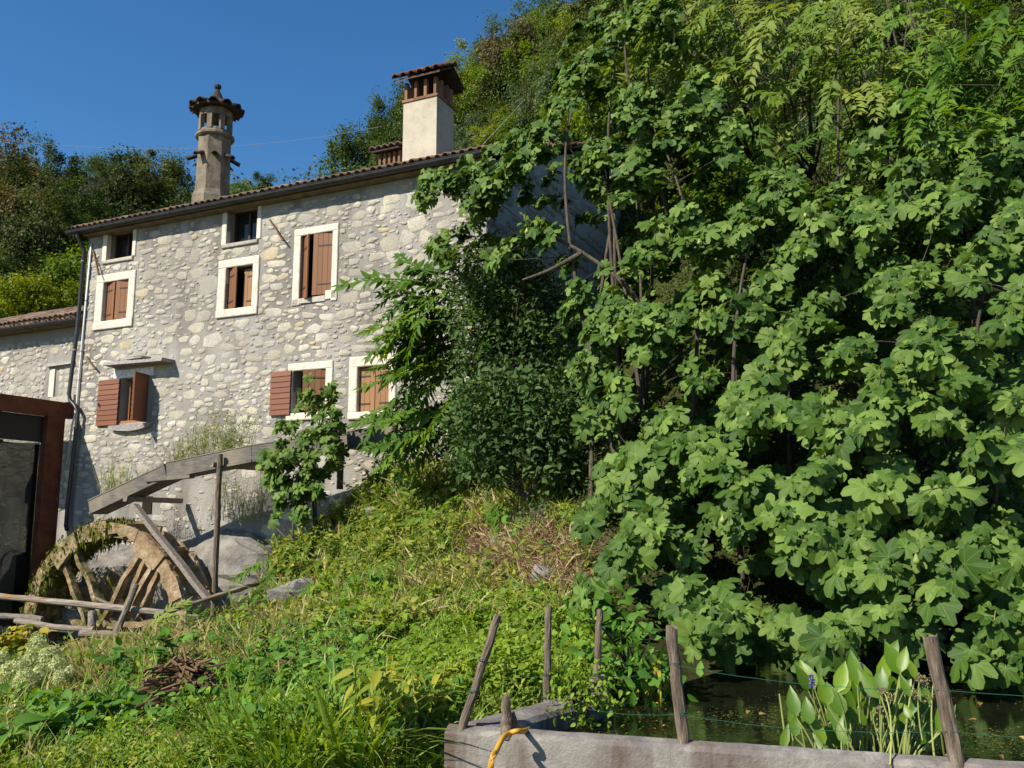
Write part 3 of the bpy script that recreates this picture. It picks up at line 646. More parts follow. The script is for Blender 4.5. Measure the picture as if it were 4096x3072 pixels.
# wall ties (iron rods)
for q in [(376,1003,415,1105,.03,.16),(1083,880,1150,970,.03,.16),(350,1428,396,1480,.03,.12)]:
    mb = MB(); p0 = FP(*fac(q[0],q[1]), q[4]); p1 = FP(*fac(q[2],q[3]), q[5]); mb.beam(p0, p1, .035, .05, up=NV, jit=.006, segs=4); obj('tie_rod', mb, M['stick'], house)

# eave: cornice, gutter, roof
mb = MB(); n = 14
for k in range(n):
    a0 = LEN*k/n+.003; a1 = LEN*(k+1)/n-.003; mb = MB()
    mb.hexa([FP(a0,ZW-.05,0.005),FP(a1,ZW-.05,0.005),FP(a1,ZW-.02,.24),FP(a0,ZW-.02,.24),FP(a0,ZW+.03,0.005),FP(a1,ZW+.03,0.005),FP(a1,ZW+.015,.25),FP(a0,ZW+.015,.25)])
    obj('cornice_slab', mb, M['cornice'], house)
def gutter(parent, a0, a1, z, out, r, fp, nm='gutter'):
    mb = MB(); pts = []; n = 9; ns = max(2, int((a1-a0)/.9))
    prof = [(r*math.cos(t)+out, z+r+r*math.sin(t)) for t in np.linspace(math.pi, 2*math.pi, n)]
    prof2 = [((r-.006)*math.cos(t)+out, z+r+(r-.006)*math.sin(t)) for t in np.linspace(2*math.pi, math.pi, n)]
    full = prof+prof2; m = len(full)
    vs_ = [fp(a, zz, o) for a in (a0,a1) for (o,zz) in full]
    fs_ = [(k,(k+1)%m,m+(k+1)%m,m+k) for k in range(m)]
    mb.add(vs_, fs_)
    for a in (a0, a1):
        c = [fp(a, zz, o) for o, zz in prof]; mb.add(c, [tuple(range(len(c)))])
    mb.tube([fp(a0,z+2*r*.5+.0,out+r), fp(a1,z+r,out+r)], .011, 6)
    g = obj(nm, mb, M['gutter'], parent)
    for k in range(ns):
        a = a0+(k+.5)*(a1-a0)/ns; b = MB(); R2 = r+.006
        c0 = [fp(a-.014, z+r+R2*math.sin(t), out+R2*math.cos(t)) for t in np.linspace(math.pi,2*math.pi,9)]; c1 = [fp(a+.014, z+r+R2*math.sin(t), out+R2*math.cos(t)) for t in np.linspace(math.pi,2*math.pi,9)]
        b.add(c0+c1, [(i,i+1,9+i+1,9+i) for i in range(8)]); obj('bracket', b, M['gutter'], g)
    return g
gutter(house, -.42, LEN+.08, ZE, GO, .10, FP)
def barrel(n=7, r=.095, r2=.075, L_=.46, th=.016):
    v, f = [], []
    for i, (yy, rad) in enumerate(((0,r),(L_,r2))):
        for k in range(n):
            t = math.pi*k/(n-1); v.append((rad*math.cos(t), yy, rad*math.sin(t)))
        for k in range(n):
            t = math.pi*k/(n-1); v.append(((rad-th)*math.cos(t), yy, (rad-th)*math.sin(t)-.004))
    m = 2*n
    for k in range(n-1):
        f += [(k,k+1,m+k+1,m+k), (n+k+1,n+k,m+n+k,m+n+k+1), (k+1,k,n+k,n+k+1), (m+k,m+k+1,m+n+k+1,m+n+k)]
    f += [(0,m,m+n,n),(n-1,2*n-1,m+2*n-1,m+n-1)]
    return np.array(v,float), np.array(f)
BT = barrel()
def tile_frame(p, along, up, side, flip=False, tilt=.045):
    y = (along + up*tilt).normalized(); x = side; z = x.cross(y).normalized()
    if flip: x = -x; z = -z
    return Matrix(((x.x,y.x,z.x,p.x),(x.y,y.y,z.y,p.y),(x.z,y.z,z.z,p.z),(0,0,0,1)))
def tiled_roof(parent, name_mat, fp, a0, a1, z_eave, out, depth, slope, pitch, ind_rows, seed):
    al = Vector(fp(0,z_eave+slope,-1))-Vector(fp(0,z_eave,0)); al.normalize(); side = EV.copy(); up = side.cross(al).normalized()
    if up.z < 0: up = -up
    me = np_mesh('roof_tile', BT[0], BT[1], tint=np.zeros(len(BT[0]))); me.materials.append(name_mat)
    r = np.random.default_rng(seed); nc = int((a1-a0)/pitch); rows = int(depth*math.sqrt(1+slope*slope)/.36)
    VV, FF, TT = [], [], []; o = 0; org = np.array(wl(parent)); q_ = 0
    for j in range(rows):
        for i in range(nc+1):
            for cov in (0,1):
                a = a0+(i+(.5 if cov else 0))*pitch+r.uniform(-.012,.012)
                p = Vector(fp(a, z_eave, out)) + al*(j*.36+r.uniform(-.03,.02)) + up*(.075+r.uniform(-.008,.012) if cov == 0 else .045)
                m4 = tile_frame(p, al, up, side, flip=(cov == 1))
                if cov == 0 and j < ind_rows: objm('roof_tile', me, parent, m4)
                else:
                    A = np.array(m4); VV.append(BT[0]@A[:3,:3].T + A[:3,3]-org); FF.append(BT[1]+o); o += len(BT[0]); TT.append(np.full(len(BT[0]), r.random()))
    s_ = obj('laid_tiles', np_mesh('laid_tiles', np.concatenate(VV), np.concatenate(FF), tint=np.concatenate(TT)), name_mat, parent); s_['kind'] = 'stuff'
rb = MB(); zr = ZE+.085
rb.hexa([FP(-.30,zr-.05,GO-.1),FP(LEN+.22,zr-.05,GO-.1),FP(LEN+.22,zr-.05+SL*(DEP+.6),-DEP-.2),FP(-.30,zr-.05+SL*(DEP+.6),-DEP-.2),
         FP(-.30,zr,GO-.1),FP(LEN+.22,zr,GO-.1),FP(LEN+.22,zr+SL*(DEP+.6),-DEP-.2),FP(-.30,zr+SL*(DEP+.6),-DEP-.2)])
roof = obj('roof', rb, M['tile_dark'], house)
tiled_roof(roof, M['tile'], FP, -.22, LEN+.12, zr+.005, GO-.04, DEP*.5, SL, .215, 4, 21)
# verge tiles along the near gable edge
al = (Vector(FP(0,SL,-1))-Vector(FP(0,0,0))).normalized(); up = EV.cross(al).normalized(); up = up if up.z > 0 else -up
me = np_mesh('verge_tile', BT[0], BT[1], tint=np.zeros(len(BT[0]))); me.materials.append(M['tile_red'])
for j in range(25):
    objm('verge_tile', me, roof, tile_frame(Vector(FP(LEN+.20, zr, GO-.05))+al*(j*.38)+up*(.02+.01*(j%3)), al, up, EV))

# downpipe and white conduit
def pts_f(lst): return [FP(*fac(x,y,o), o) for x,y,o in lst]
mb = MB(); mb.tube(pts_f([(309,925,GO),(311,945,GO-.04),(330,985,.2),(338,1005,.14),(309,1320,.13),(276,1575,.13),(280,1600,.13),(300,1622,.14),(312,1648,.16),(300,1760,.17),(270,2020,.17),(264,2105,.17),(268,2118,.24)]), .055, 10)
dp = obj('downpipe', mb, M['gutter'], house, smooth=True)
for q in ((333,1045),(299,1400),(303,1712),(275,1985)):
    p = FP(*fac(q[0],q[1],.14),.14); mb = MB(); mb.tube([p-Z*.02,p+Z*.02], .064, 10); obj('pipe_clamp', mb, M['flashing'], dp)
mb = MB(); mb.tube(pts_f([(365,978,.05),(333,1320,.05),(305,1640,.05),(288,1700,.05),(270,1860,.05)]), .026, 8); cn = obj('conduit', mb, M['conduit'], house, smooth=True)
for q in ((345,1203),(327,1405),(318,1520)):
    p = FP(*fac(q[0],q[1],.05),.05); mb = MB(); mb.tube([p-Z*.015,p+Z*.015], .033, 8); obj('pipe_clamp', mb, M['flashing'], cn)

# ---- chimneys (parts of the house)
def roofz(g, out=GO-.04): return zr + SL*(out+g)       # g metres behind the wall face
ca = fac(852, 700, -.55)[0]; cc = FP(ca, 0, -.55); zb = roofz(.55)-.25
s = 3600/ (cc.y*1.02)                               # pixels per metre there
def zz(py): return P(860, py, cc.y).z
OCT = 8; ph = math.atan2(NV.y, NV.x)+math.pi/8
r1 = 66/s*1.06
ch = MB(); ch.lathe(cc, [(r1*1.22,zb),(r1*1.18,zz(800)),(r1*1.04,zz(775)),(r1*1.0,zz(640)),(r1*.98,zz(560))], OCT, phase=ph)
chim = obj('chimney', ch, M['oldrender'], house, label='octagonal stone chimney with tiled hat and ball finial')
mb = MB(); mb.lathe(cc, [(r1*1.02,zz(562)),(r1*1.12,zz(556)),(r1*1.12,zz(548)),(r1*.98,zz(543)),(r1*.94,zz(532))], 16, phase=ph); obj('moulding', mb, M['oldrender'], chim)
for k in range(8):
    a = ph+2*math.pi*k/8; c = cc+Vector((math.cos(a),math.sin(a),0))*r1*.86; mb = MB()
    x = Vector((math.cos(a),math.sin(a),0)); y = Vector((-x.y,x.x,0)); mb.box(c+Z*((zz(535)+zz(475))/2), x, y, Z, .055, .065, (zz(475)-zz(535))/2, .006); obj('column', mb, M['oldrender'], chim)
mb = MB(); mb.lathe(cc, [(r1*.99,zz(478)),(r1*1.0,zz(462)),(r1*.93,zz(448)),(r1*.5,zz(445))], 8, phase=ph); obj('cap_ring', mb, M['oldrender'], chim)
rc = 103/s; mb = MB(); mb.lathe(cc, [(rc*.55,zz(445)),(rc*.93,zz(450)),(rc*.90,zz(440)),(rc*.3,zz(402)),(rc*.1,zz(398))], 16); obj('hat', mb, M['tile_dark'], chim)
tv, tf = barrel(7, .135, .05, .62, .022); me = np_mesh('hat_tile', tv, tf, tint=np.zeros(len(tv))); me.materials.append(M['tile_dark'])
for k in range(12):
    a = 2*math.pi*k/12+.2; rad = Vector((math.cos(a),math.sin(a),0)); p = cc+rad*rc*1.02; p.z = zz(452)+.02
    al_ = (-rad*.85+Z*.40).normalized(); side = al_.cross(Z).normalized(); objm('hat_tile', me, chim, tile_frame(p, al_, Z, side, tilt=0))
tv2, tf2 = barrel(7, .085, .08, .34, .018); me2 = np_mesh('spout_tile', tv2, tf2, tint=np.zeros(len(tv2))); me2.materials.append(M['tile_dark'])
for k in range(8):
    a = ph+2*math.pi*(k+.5)/8; rad = Vector((math.cos(a),math.sin(a),0)); p = cc+rad*r1*1.45; p.z = zz(652)
    al_ = (-rad*.9+Z*.42).normalized(); side = al_.cross(Z).normalized(); objm('spout_tile', me2, chim, tile_frame(p, al_, Z, side, tilt=0))
mb = MB(); mb.lathe(cc, [(.22,zz(405)),(.17,zz(395)),(.07,zz(366)),(.05,zz(360)),(.085,zz(354)),(.10,zz(348)),(.085,zz(341)),(.03,zz(338))], 10); obj('finial', mb, M['tile_dark'], chim)
fl = MB(); fa, fb = ca-r1*1.5, ca+r1*1.15; fl.add([FP(fa,zr+.20-.12,GO-.03),FP(fb+.3,zr+.20-.12,GO-.03),FP(fb,roofz(.1)+.17,-.1),FP(fa+.15,roofz(.1)+.17,-.1)], [(0,1,2,3)]); obj('flashing', fl, M['flashing'], roof)
# square roughcast chimney
g1 = .15
qa0 = fac(1611, 560, -g1)[0]; qa1 = fac(1745, 560, -g1)[0]; gw = .82
pyT = lambda py: onplane(1680, py, L0-NV*g1, NV).z
mb = MB(); z0_, z1_ = roofz(0)-.3, pyT(398)
mb.hexa([FP(qa0,z0_,-g1),FP(qa1,z0_,-g1),FP(qa1,z0_,-g1-gw),FP(qa0,z0_,-g1-gw),FP(qa0,z1_,-g1),FP(qa1,z1_,-g1),FP(qa1,z1_,-g1-gw),FP(qa0,z1_,-g1-gw)])
chim2 = obj('chimney', mb, M['roughcast'], house, label='square cream roughcast chimney with brick pillars under a tiled hood')
qa = qa1-qa0; t_ = .06
nb = 3
for k in range(nb):
    b0 = qa0-.03+(qa+.06)*k/nb+.003; b1 = qa0-.03+(qa+.06)*(k+1)/nb-.003
    for gg in (-g1+.03, -g1-gw-.03+.22):
        mb = MB(); mb.box(FP((b0+b1)/2, z1_+t_/2, gg-.11), EV, NV, Z, (b1-b0)/2, .11, t_/2, .003, random.random()); obj('brick', mb, M['brick'], chim2)
for k in range(2):
    for aa in (qa1+.03-.11, qa0-.03+.11):
        mb = MB(); mb.box(FP(aa, z1_+t_/2, -g1-.24-(gw-.44)*(k+.5)/2-.0), EV, NV, Z, .11, (gw-.46)/4, t_/2, .002, random.random()); obj('brick', mb, M['brick'], chim2)
z2_ = z1_+t_; z3_ = pyT(318)
for k in range(4):
    aa = qa0+.06+(qa-.12)*k/3
    for gg in (.06, gw-.06):
        mb = MB(); mb.box(FP(aa, (z2_+z3_)/2, -g1-gg), EV, NV, Z, .035, .055, (z3_-z2_)/2, .004, random.random()); obj('pillar', mb, M['brick'], chim2)
for k in (1,2):
    for aa in (qa0+.06, qa1-.06):
        mb = MB(); mb.box(FP(aa, (z2_+z3_)/2, -g1-gw*k/3), EV, NV, Z, .055, .035, (z3_-z2_)/2, .004, random.random()); obj('pillar', mb, M['brick'], chim2)
mb = MB(); mb.box(FP((qa0+qa1)/2, z2_+.01, -g1-gw/2), EV, NV, Z, qa/2-.13, gw/2-.13, .01); obj('flue_cover', mb, M['dark'], chim2)
# hood: ridge runs parallel to the facade, two slopes
ov = .17; zh = z3_; rise = .34
for sgn in (1,-1):
    mb = MB(); mid = -g1-gw/2; o0 = mid+sgn*(gw/2+ov)
    mb.hexa([FP(qa0-.16,zh-.02,o0),FP(qa1+.16,zh-.02,o0),FP(qa1+.16,zh+rise,mid+sgn*.004),FP(qa0-.16,zh+rise,mid+sgn*.004),FP(qa0-.16,zh+.03,o0),FP(qa1+.16,zh+.03,o0),FP(qa1+.16,zh+rise+.05,mid+sgn*.004),FP(qa0-.16,zh+rise+.05,mid+sgn*.004)])
    obj('hood_slab', mb, M['tile_dark'], chim2)
    a_up = (FP(0,rise,mid)-FP(0,0,o0)); Ls = a_up.length; a_up.normalize(); side = EV if sgn > 0 else -EV; u_ = side.cross(a_up).normalized()
    for i in range(6):
        for j in range(2):
            p = FP(qa0-.10+(qa+.2)*i/5, zh+.05, o0+sgn*.05)+a_up*(.30*j)
            tm = np_mesh('hood_tile', *barrel(7,.10,.08,.40,.02), tint=np.zeros(28)) if (i, j, sgn) == (0,0,1) else tm
            if not tm.materials: tm.materials.append(M['tile_red'])
            objm('hood_tile', tm, chim2, tile_frame(p, a_up, u_, side, tilt=.03))
for i in range(4):
    p = FP(qa0-.2+(qa+.4)*i/4, zh+rise+.06, -g1-gw/2); objm('ridge_tile', tm, chim2, tile_frame(p, EV, Z, EV.cross(Z).normalized(), tilt=.02))
# low vent chimney beside it
v0 = fac(1512, 660, -.5)[0]; v1 = fac(1600, 650, -.5)[0]; mb = MB(); zv = roofz(.5)
zt = onplane(1550, 610, L0-NV*.5, NV).z
mb.hexa([FP(v0,zv-.2,-.5),FP(v1,zv-.2,-.5),FP(v1,zv-.2,-1.2),FP(v0,zv-.2,-1.2),FP(v0,zv+.14,-.5),FP(v1,zv+.14,-.5),FP(v1,zv+.14,-1.2),FP(v0,zv+.14,-1.2)])
chim3 = obj('chimney', mb, M['brick'], house, label='low tiled vent stack tucked beside the cream chimney')
for k in range(5):
    for gg in (-.54,-1.16):
        mb = MB(); mb.box(FP(v0+.04+(v1-v0-.08)*k/4,(zv+.14+zt)/2,gg), EV, NV, Z, .03,.035,(zt-zv-.14)/2, .003, random.random()); obj('pillar', mb, M['brick'], chim3)
mb = MB(); mb.hexa([FP(v0-.12,zt,-.36),FP(v1+.05,zt,-.36),FP(v1+.05,zt+.2,-1.3),FP(v0-.12,zt+.2,-1.3),FP(v0-.12,zt+.04,-.36),FP(v1+.05,zt+.04,-.36),FP(v1+.05,zt+.24,-1.3),FP(v0-.12,zt+.24,-1.3)]); obj('hood_slab', mb, M['tile_dark'], chim3)
a_up = (FP(0,.2,-1.3)-FP(0,0,-.36)).normalized()
mt = np_mesh('hood_tile', *barrel(7,.095,.08,.40,.02), tint=np.zeros(28)); mt.materials.append(M['tile'])
for i in range(5):
    for j in range(3):
        p = FP(v0-.08+(v1-v0+.1)*i/4, zt+.06, -.34)+a_up*(.33*j); objm('hood_tile', mt, chim3, tile_frame(p, a_up, EV.cross(a_up).normalized(), EV, tilt=.03))
# grey skirting strip along the foot of the house, right of the flume
# ---------------------------------------------------------------- annexe
ao = -.6
def AP(a, z, out=0.0): return FP(a, z, ao+out)
azE = fac(150, 1308, ao+.45)[1]; AL = -7.5
ann = thing('stone_annexe', 'lower rubble stone annexe with tiled roof joined to the house behind the downpipe', 'annexe', AP(-3.5,0))
mb = MB(); mb.add([AP(AL,ZB),AP(-.01,ZB),AP(-.01,azE+.05),AP(AL,azE+.05)], [(0,1,2,3)]); mb.add([AP(AL,ZB,-3),AP(-.01,ZB,-3),AP(-.01,azE+1.2,-3),AP(AL,azE+1.2,-3)], [(0,1,2,3)])
aw = obj('wall', mb, M['mortar'], ann)
nz0 = fac(195,1470,ao); nz1 = fac(225,1590,ao)
zo = [(nz0[0]-.05, nz0[0]+1.0, nz1[1]-.1, nz0[1]+.3)]
S = pack(-5.2, -.1, 1.5, azE-.25, zo, [], [(.26,.42,.14,.22),(.18,.32,.10,.18),(.11,.22,.08,.14),(.07,.14,.05,.09)], [160,900,2600,3000], .010, 31)
put_stones(S, AP, (EV, Z, NV), M['stone'], aw, .018, 1, 32, 300)
# walled up niche
def AJ(x, y): return fac(x, y, ao)
b0 = AJ(197,1590); b1 = AJ(225,1475); mb = MB(); mb.box(AP((b0[0]+b1[0])/2,(b0[1]+b1[1])/2,.01), EV, NV, Z, .10,.03,(b1[1]-b0[1])/2,.008); nj = obj('jamb', mb, M['dressed'], ann)
b0 = AJ(205,1468); mb = MB(); mb.box(AP(b0[0]+.45,b0[1]+.05,.03), EV, NV, Z, .55,.08,.05,.02); obj('lintel', mb, M['grey_stone'], ann)
b0 = AJ(215,1600); mb = MB(); mb.box(AP(b0[0]+.4,b0[1],.02), EV, NV, Z, .50,.05,.09,.02); obj('sill', mb, M['stone'], ann)
r2 = np.random.default_rng(77); bx = AJ(228,1585)
gsn = [(bx[0]+.12+.24*i+r2.uniform(-.02,.02), bx[1]+.10+.2*j, .10, .085) for i in range(3) for j in range(4)]
put_stones(np.array(gsn), AP, (EV,Z,NV), M['stone'], nj, .012, 1, 33)
for k in range(6):
    a0 = AL-AL*k/6+.003; a1 = AL-AL*(k+1)/6-.003; mb = MB(); mb.hexa([AP(a0,azE,.005),AP(a1-.02,azE,.005),AP(a1-.02,azE+.02,.30),AP(a0,azE+.02,.30),AP(a0,azE+.09,.005),AP(a1-.02,azE+.09,.005),AP(a1-.02,azE+.09,.33),AP(a0,azE+.09,.33)]); obj('cornice_slab', mb, M['cornice'], ann)
gutter(ann, AL, -.06, azE-.0, .46, .08, AP)
rb = MB(); za = azE+.13; dA = 1.9
rb.hexa([AP(AL,za-.05,.38),AP(-.02,za-.05,.38),AP(-.02,za-.05+SL*(dA+.38),-dA),AP(AL,za-.05+SL*(dA+.38),-dA),AP(AL,za,.38),AP(-.02,za,.38),AP(-.02,za+SL*(dA+.38),-dA),AP(AL,za+SL*(dA+.38),-dA)])
ar = obj('roof', rb, M['tile_dark'], ann)
tiled_roof(ar, M['tile'], AP, -5.6, -.12, za+.005, .42, dA+.3, SL, .215, 6, 41)
ridge = np_mesh('ridge_tile', *barrel(7,.13,.12,.46,.02), tint=np.zeros(28)); ridge.materials.append(M['tile_red'])
for i in range(13):
    objm('ridge_tile', ridge, ar, tile_frame(AP(-5.6+.43*i, za+SL*(dA+.38)+.06, -dA), EV, Z, EV.cross(Z).normalized(), tilt=.02))

# ---------------------------------------------------------------- rusted steel porch
side0 = FP(-.10, 0, 0)
def SP(o, z, e=0.0): return FP(-.10+e, z, o)     # o: distance out of the facade along the porch flank
def spx(px, py):
    p = onplane(px, py, side0, EV); return (p-L0).dot(NV), p.z
porch = thing('steel_porch', 'rust brown steel framed glazed porch standing against the annexe', 'porch', SP(1.5,-1))
oR, zT = spx(285, 1632); zTop = zT; bt = spx(120, 1605)
z_top = spx(120,1590)[1]; z_bot = spx(120,1645-8)[1]; oE = spx(0,1590)[0]+.25
z_bot = z_top-.42
mb = MB(); mb.hexa([SP(-.02,z_bot,-.16),SP(oE,z_bot,-.16),SP(oE,z_bot,0),SP(-.02,z_bot,0),SP(-.02,z_top,-.16),SP(oE,z_top,-.16),SP(oE,z_top,0),SP(-.02,z_top,0)])
obj('roof_fascia', mb, M['corten'], porch)
mb = MB(); mb.box(SP(oE/2+.1,z_top-.10,-1.8), NV, EV, Z, oE/2-.2, 1.62, .012); obj('roof_panel', mb, M['panel'], porch)
p0 = spx(262,1680)[0]; p1 = spx(192,1680)[0]
zg = ZB+2.4
mb = MB(); mb.box(SP((p0+p1)/2,(zg+z_bot)/2,-.13), NV, EV, Z, abs(p1-p0)/2, .12, (z_bot-zg)/2-.002); post = obj('post', mb, M['corten'], porch)
pb = spx(150,1765)[1]
mb = MB(); mb.box(SP((p1+oE)/2,(pb+z_bot)/2,-.20), NV, EV, Z, (oE-p1)/2-.003, .04, (z_bot-pb)/2-.003); obj('fascia_panel', mb, M['panel'], porch)
mb = MB(); mb.box(SP((p1+oE)/2,(pb+zg+.7)/2,-.22), NV, EV, Z, (oE-p1)/2-.004, .008, (pb-zg-.7)/2-.004); obj('pane', mb, M['clearglass'], porch)
for o_ in (p1+1.1, p1+2.3, p1+3.5):
    mb = MB(); mb.box(SP(o_,(pb+zg+.7)/2,-.25), NV, EV, Z, .05, .02, (pb-zg-.7)/2-.006); obj('mullion', mb, M['panel'], porch)
zm = spx(100,1990)[1]
mb = MB(); mb.box(SP(p1+2.2,zg+.35,-.2), NV, EV, Z, 2.2, .05, .34); obj('base_panel', mb, M['panel'], porch)
mb = MB(); mb.box(SP((p1+oE)/2-.35,(pb+zg)/2,-.75), NV, EV, Z, (oE-p1)/2+.33, .02, (pb-zg)/2-.01); obj('added_dark_panel', mb, M['dark'], porch)  # panel added behind the pane so the porch interior reads dark
mb = MB(); mb.box(SP(2.1,(zg+zm)/2,-.52), NV, EV, Z, 1.0, .2, (zm-zg)/2); obj('stone_plinth', mb, M['mortar'], porch)
# ---------------------------------------------------------------- pond
def chain(pts, w_in, top, bottom, name, parent, mat, jit=.006):
    pass
pond = thing('pond_wall', 'low concrete pond wall with stained face and rough coping in front of the water', 'wall', (PF0.x, PF0.y, 0))
def wall_strip(name, p0, d, inward, length, thick, z0, z1, parent, n=24, taper=0):
    vs, fs = [], []; r = np.random.default_rng(4)
    for i in range(n+1):
        c = Vector(p0)+Vector(d)*(length*i/n); jz = [r.uniform(-.004,.004) for _ in range(4)]; jo = r.uniform(-.002,.002); zt = z1-taper*i/n
        o = Vector(inward); prof = [(-.0+jo,z0),(-.0+jo,zt-.025+jz[0]),(.022+jo,zt+jz[1]),(thick*.5,zt+.012+jz[2]),(thick-.02,zt+jz[3]),(thick,zt-.03),(thick,z0)]
        vs += [c+o*x+Z*z for x, z in prof]
    for i in range(n):
        for k in range(6): fs.append((i*7+k, (i+1)*7+k, (i+1)*7+k+1, i*7+k+1))
    fs += [tuple(range(7)), tuple(n*7+k for k in range(6,-1,-1))]
    mb = MB(); mb.add(vs, fs); return obj(name, mb, M['concrete'], parent)
PFN_ = Vector((PFN.x, PFN.y, 0))
wall_strip('front_wall', PF0+PFD*.0, PFD, -PFN_, 5.2, .155, -1.2, 0, pond, 60)
pl_in = Vector((PLD.y, -PLD.x, 0))
wall_strip('side_wall', PF0-PFN_*.10+PLD*.085, PLD, pl_in, 1.32, .26, -1.2, 0.0, pond, 18)
wp = [PF0-PFN_*.05+pl_in*.05, PF0-PFN_*.05+PFD*5.4, Vector((9.5,3.6,0)), Vector((9.5,11.2,0)), Vector((.5,11.2,0)), PF0+PLD*4.6+pl_in*.05]
wm = MB(); wm.add([(p.x,p.y,-.13) for p in wp], [tuple(range(len(wp)))]); obj('pond_water', wm, M['water'], None, loc=(0,0,0), kind='structure')

# ---------------------------------------------------------------- posts and wires round the pond
def post_obj(label, p0, p1, r0, r1, name='fence_post', cat='post', group=None, mat='post', depth=.0, ring=True):
    p0, p1 = Vector(p0), Vector(p1); mb = MB(); n = 9; L_ = (p1-p0).length
    pts = [Vector((random.uniform(-.004,.004),random.uniform(-.004,.004),L_*i/n)) for i in range(n+1)]
    mb.tube(pts, [r0+(r1-r0)*i/n for i in range(n+1)], 12, True, random.random(), .07)
    for i in range(12):        # split uneven top
        k = len(mb.v)-12+i; mb.v[k] = tuple(Vector(mb.v[k])+Z*random.uniform(-.014,.014))
    me = mb.mesh(name); o = obj(name, me, M[mat], None, loc=p0, rot=(p1-p0).to_track_quat('Z','Y').to_euler()); tag(o, label, cat, group); return o
PG = 'wooden posts round the pond'
b1 = onz(1843,2915,.0); t1 = P(1992,2462, b1.y+.04)
post_obj('post leaning far over to the side, on the pond wall corner', b1-Vector((0,0,.02)), t1, .026, .023, group=PG)
b2 = onz(2186,2792,.0); t2 = P(2195,2428, b2.y); post_obj('upright slim post standing where the short side wall of the pond ends', b2-Z*.03, t2, .028, .022, group=PG)
b3 = onz(2384,2735,.06); t3 = P(2400,2440, b3.y+.05); p3o = post_obj('split post set in a round concrete stub beside the fig leaves', b3, t3, .026, .023, group=PG)
b4 = onz(2737,2972,.0); t4 = P(2684,2508, b4.y+.02); post_obj('thick dark post on the front pond wall with two green wires', b4-Z*.03, t4, .035, .031, group=PG)
b5 = onz(3832,3050,.0); t5 = P(3720,2545, b5.y+.05); post_obj('sawn round post leaning beside the pickerel weed', b5-Z*.03, t5, .038, .035, group=PG)
s1 = onz(2028,2930,.0); post_obj('broken weathered stump post beside the yellow hose', s1-Z*.03, P(2024,2785,s1.y), .036, .024, group=PG)
s2 = onz(2068,2925,.0); post_obj('very short pointed stump behind the yellow hose', s2-Z*.03, P(2055,2850,s2.y), .030, .008, group=PG)
mb = MB(); c = onz(2400,2760,-.05); prof = [(.075,-.3),(.078,.0),(.070,.08),(.05,.10),(.02,.105)]
mb.lathe(c, [(r_*1.1, z_) for r_, z_ in prof], 12); stub = obj('concrete_stub', mb, M['concrete'], None, loc=c); tag(stub, 'round concrete footing stub holding the split post', 'footing')
for i in range(len(stub.data.vertices)):
    stub.data.vertices[i].co += Vector((random.uniform(-.008,.008) for _ in range(3)))
def sag(pts, n=10, s_=.02):
    out = []
    for a, b in zip(pts[:-1], pts[1:]):
        a, b = Vector(a), Vector(b)
        for i in range(n): t = i/n; out.append(a.lerp(b,t)-Z*(s_*4*t*(1-t)) + Z*random.uniform(-.0015,.0015))
    out.append(Vector(pts[-1])); return out
def post_at(b, t, py):   # point on a post at picture height py
    best = min((abs(proj(np.array(b.lerp(t,k/40)))[1]-py), k) for k in range(41)); return b.lerp(t, best[1]/40)
for lab, ys in (('upper green wire strung between the pond posts', (2640,2700,2695,2662,2750)), ('lower green wire strung just above the pond wall', (2760,2790,None,2855,2915))):
    pts = []
    for (b,t), y in zip(((b1,t1),(b2,t2),(b3,t3),(b4,t4),(b5,t5)), ys):
        if y is not None: pts.append(post_at(b,t,y)+PFN_*.03)
    e = pts[-1]+PFD*1.6+Z*.06; pts.append(e)
    mb = MB(); mb.tube(sag(pts, 12, .035), .0014, 5)
    for p in pts[:-1]:
        for k in range(2): mb.tube([p-PFN_*.03+Vector((.031*math.cos(t),.031*math.sin(t),.008*k)) for t in np.linspace(0,2*math.pi,11)], .0017, 4)
    o = obj('wire', mb, M['wire'], None, loc=pts[0]); tag(o, lab, 'wire')
# hose
hp = [onz(1945,3120,-.28)+PFN_*.10, P(1962,3072,4.55), P(1985,3005,4.72), P(2010,2955,4.86), onz(2035,2935,.035), onz(2065,2925,.05), onz(2092,2925,.03), onz(2112,2918,-.03), onz(2125,2912,-.14), onz(2130,2905,-.4)]
hp[0].z = -.62
def smooth_pts(pts, k=6):
    out = []; P_ = [pts[0]]+list(pts)+[pts[-1]]
    for i in range(1, len(P_)-2):
        for j in range(k):
            t = j/k; a, b, c, d_ = P_[i-1], P_[i], P_[i+1], P_[i+2]
            out.append(.5*((2*b)+(c-a)*t+(2*a-5*b+4*c-d_)*t*t+(3*b-a-3*c+d_)*t**3))
    out.append(P_[-2]); return out
mb = MB(); mb.tube(smooth_pts(hp), .0145, 10); ho = obj('garden_hose', mb, M['hose'], None, loc=hp[4], smooth=True); tag(ho, 'yellow garden hose hooked over the pond wall into the water', 'hose')

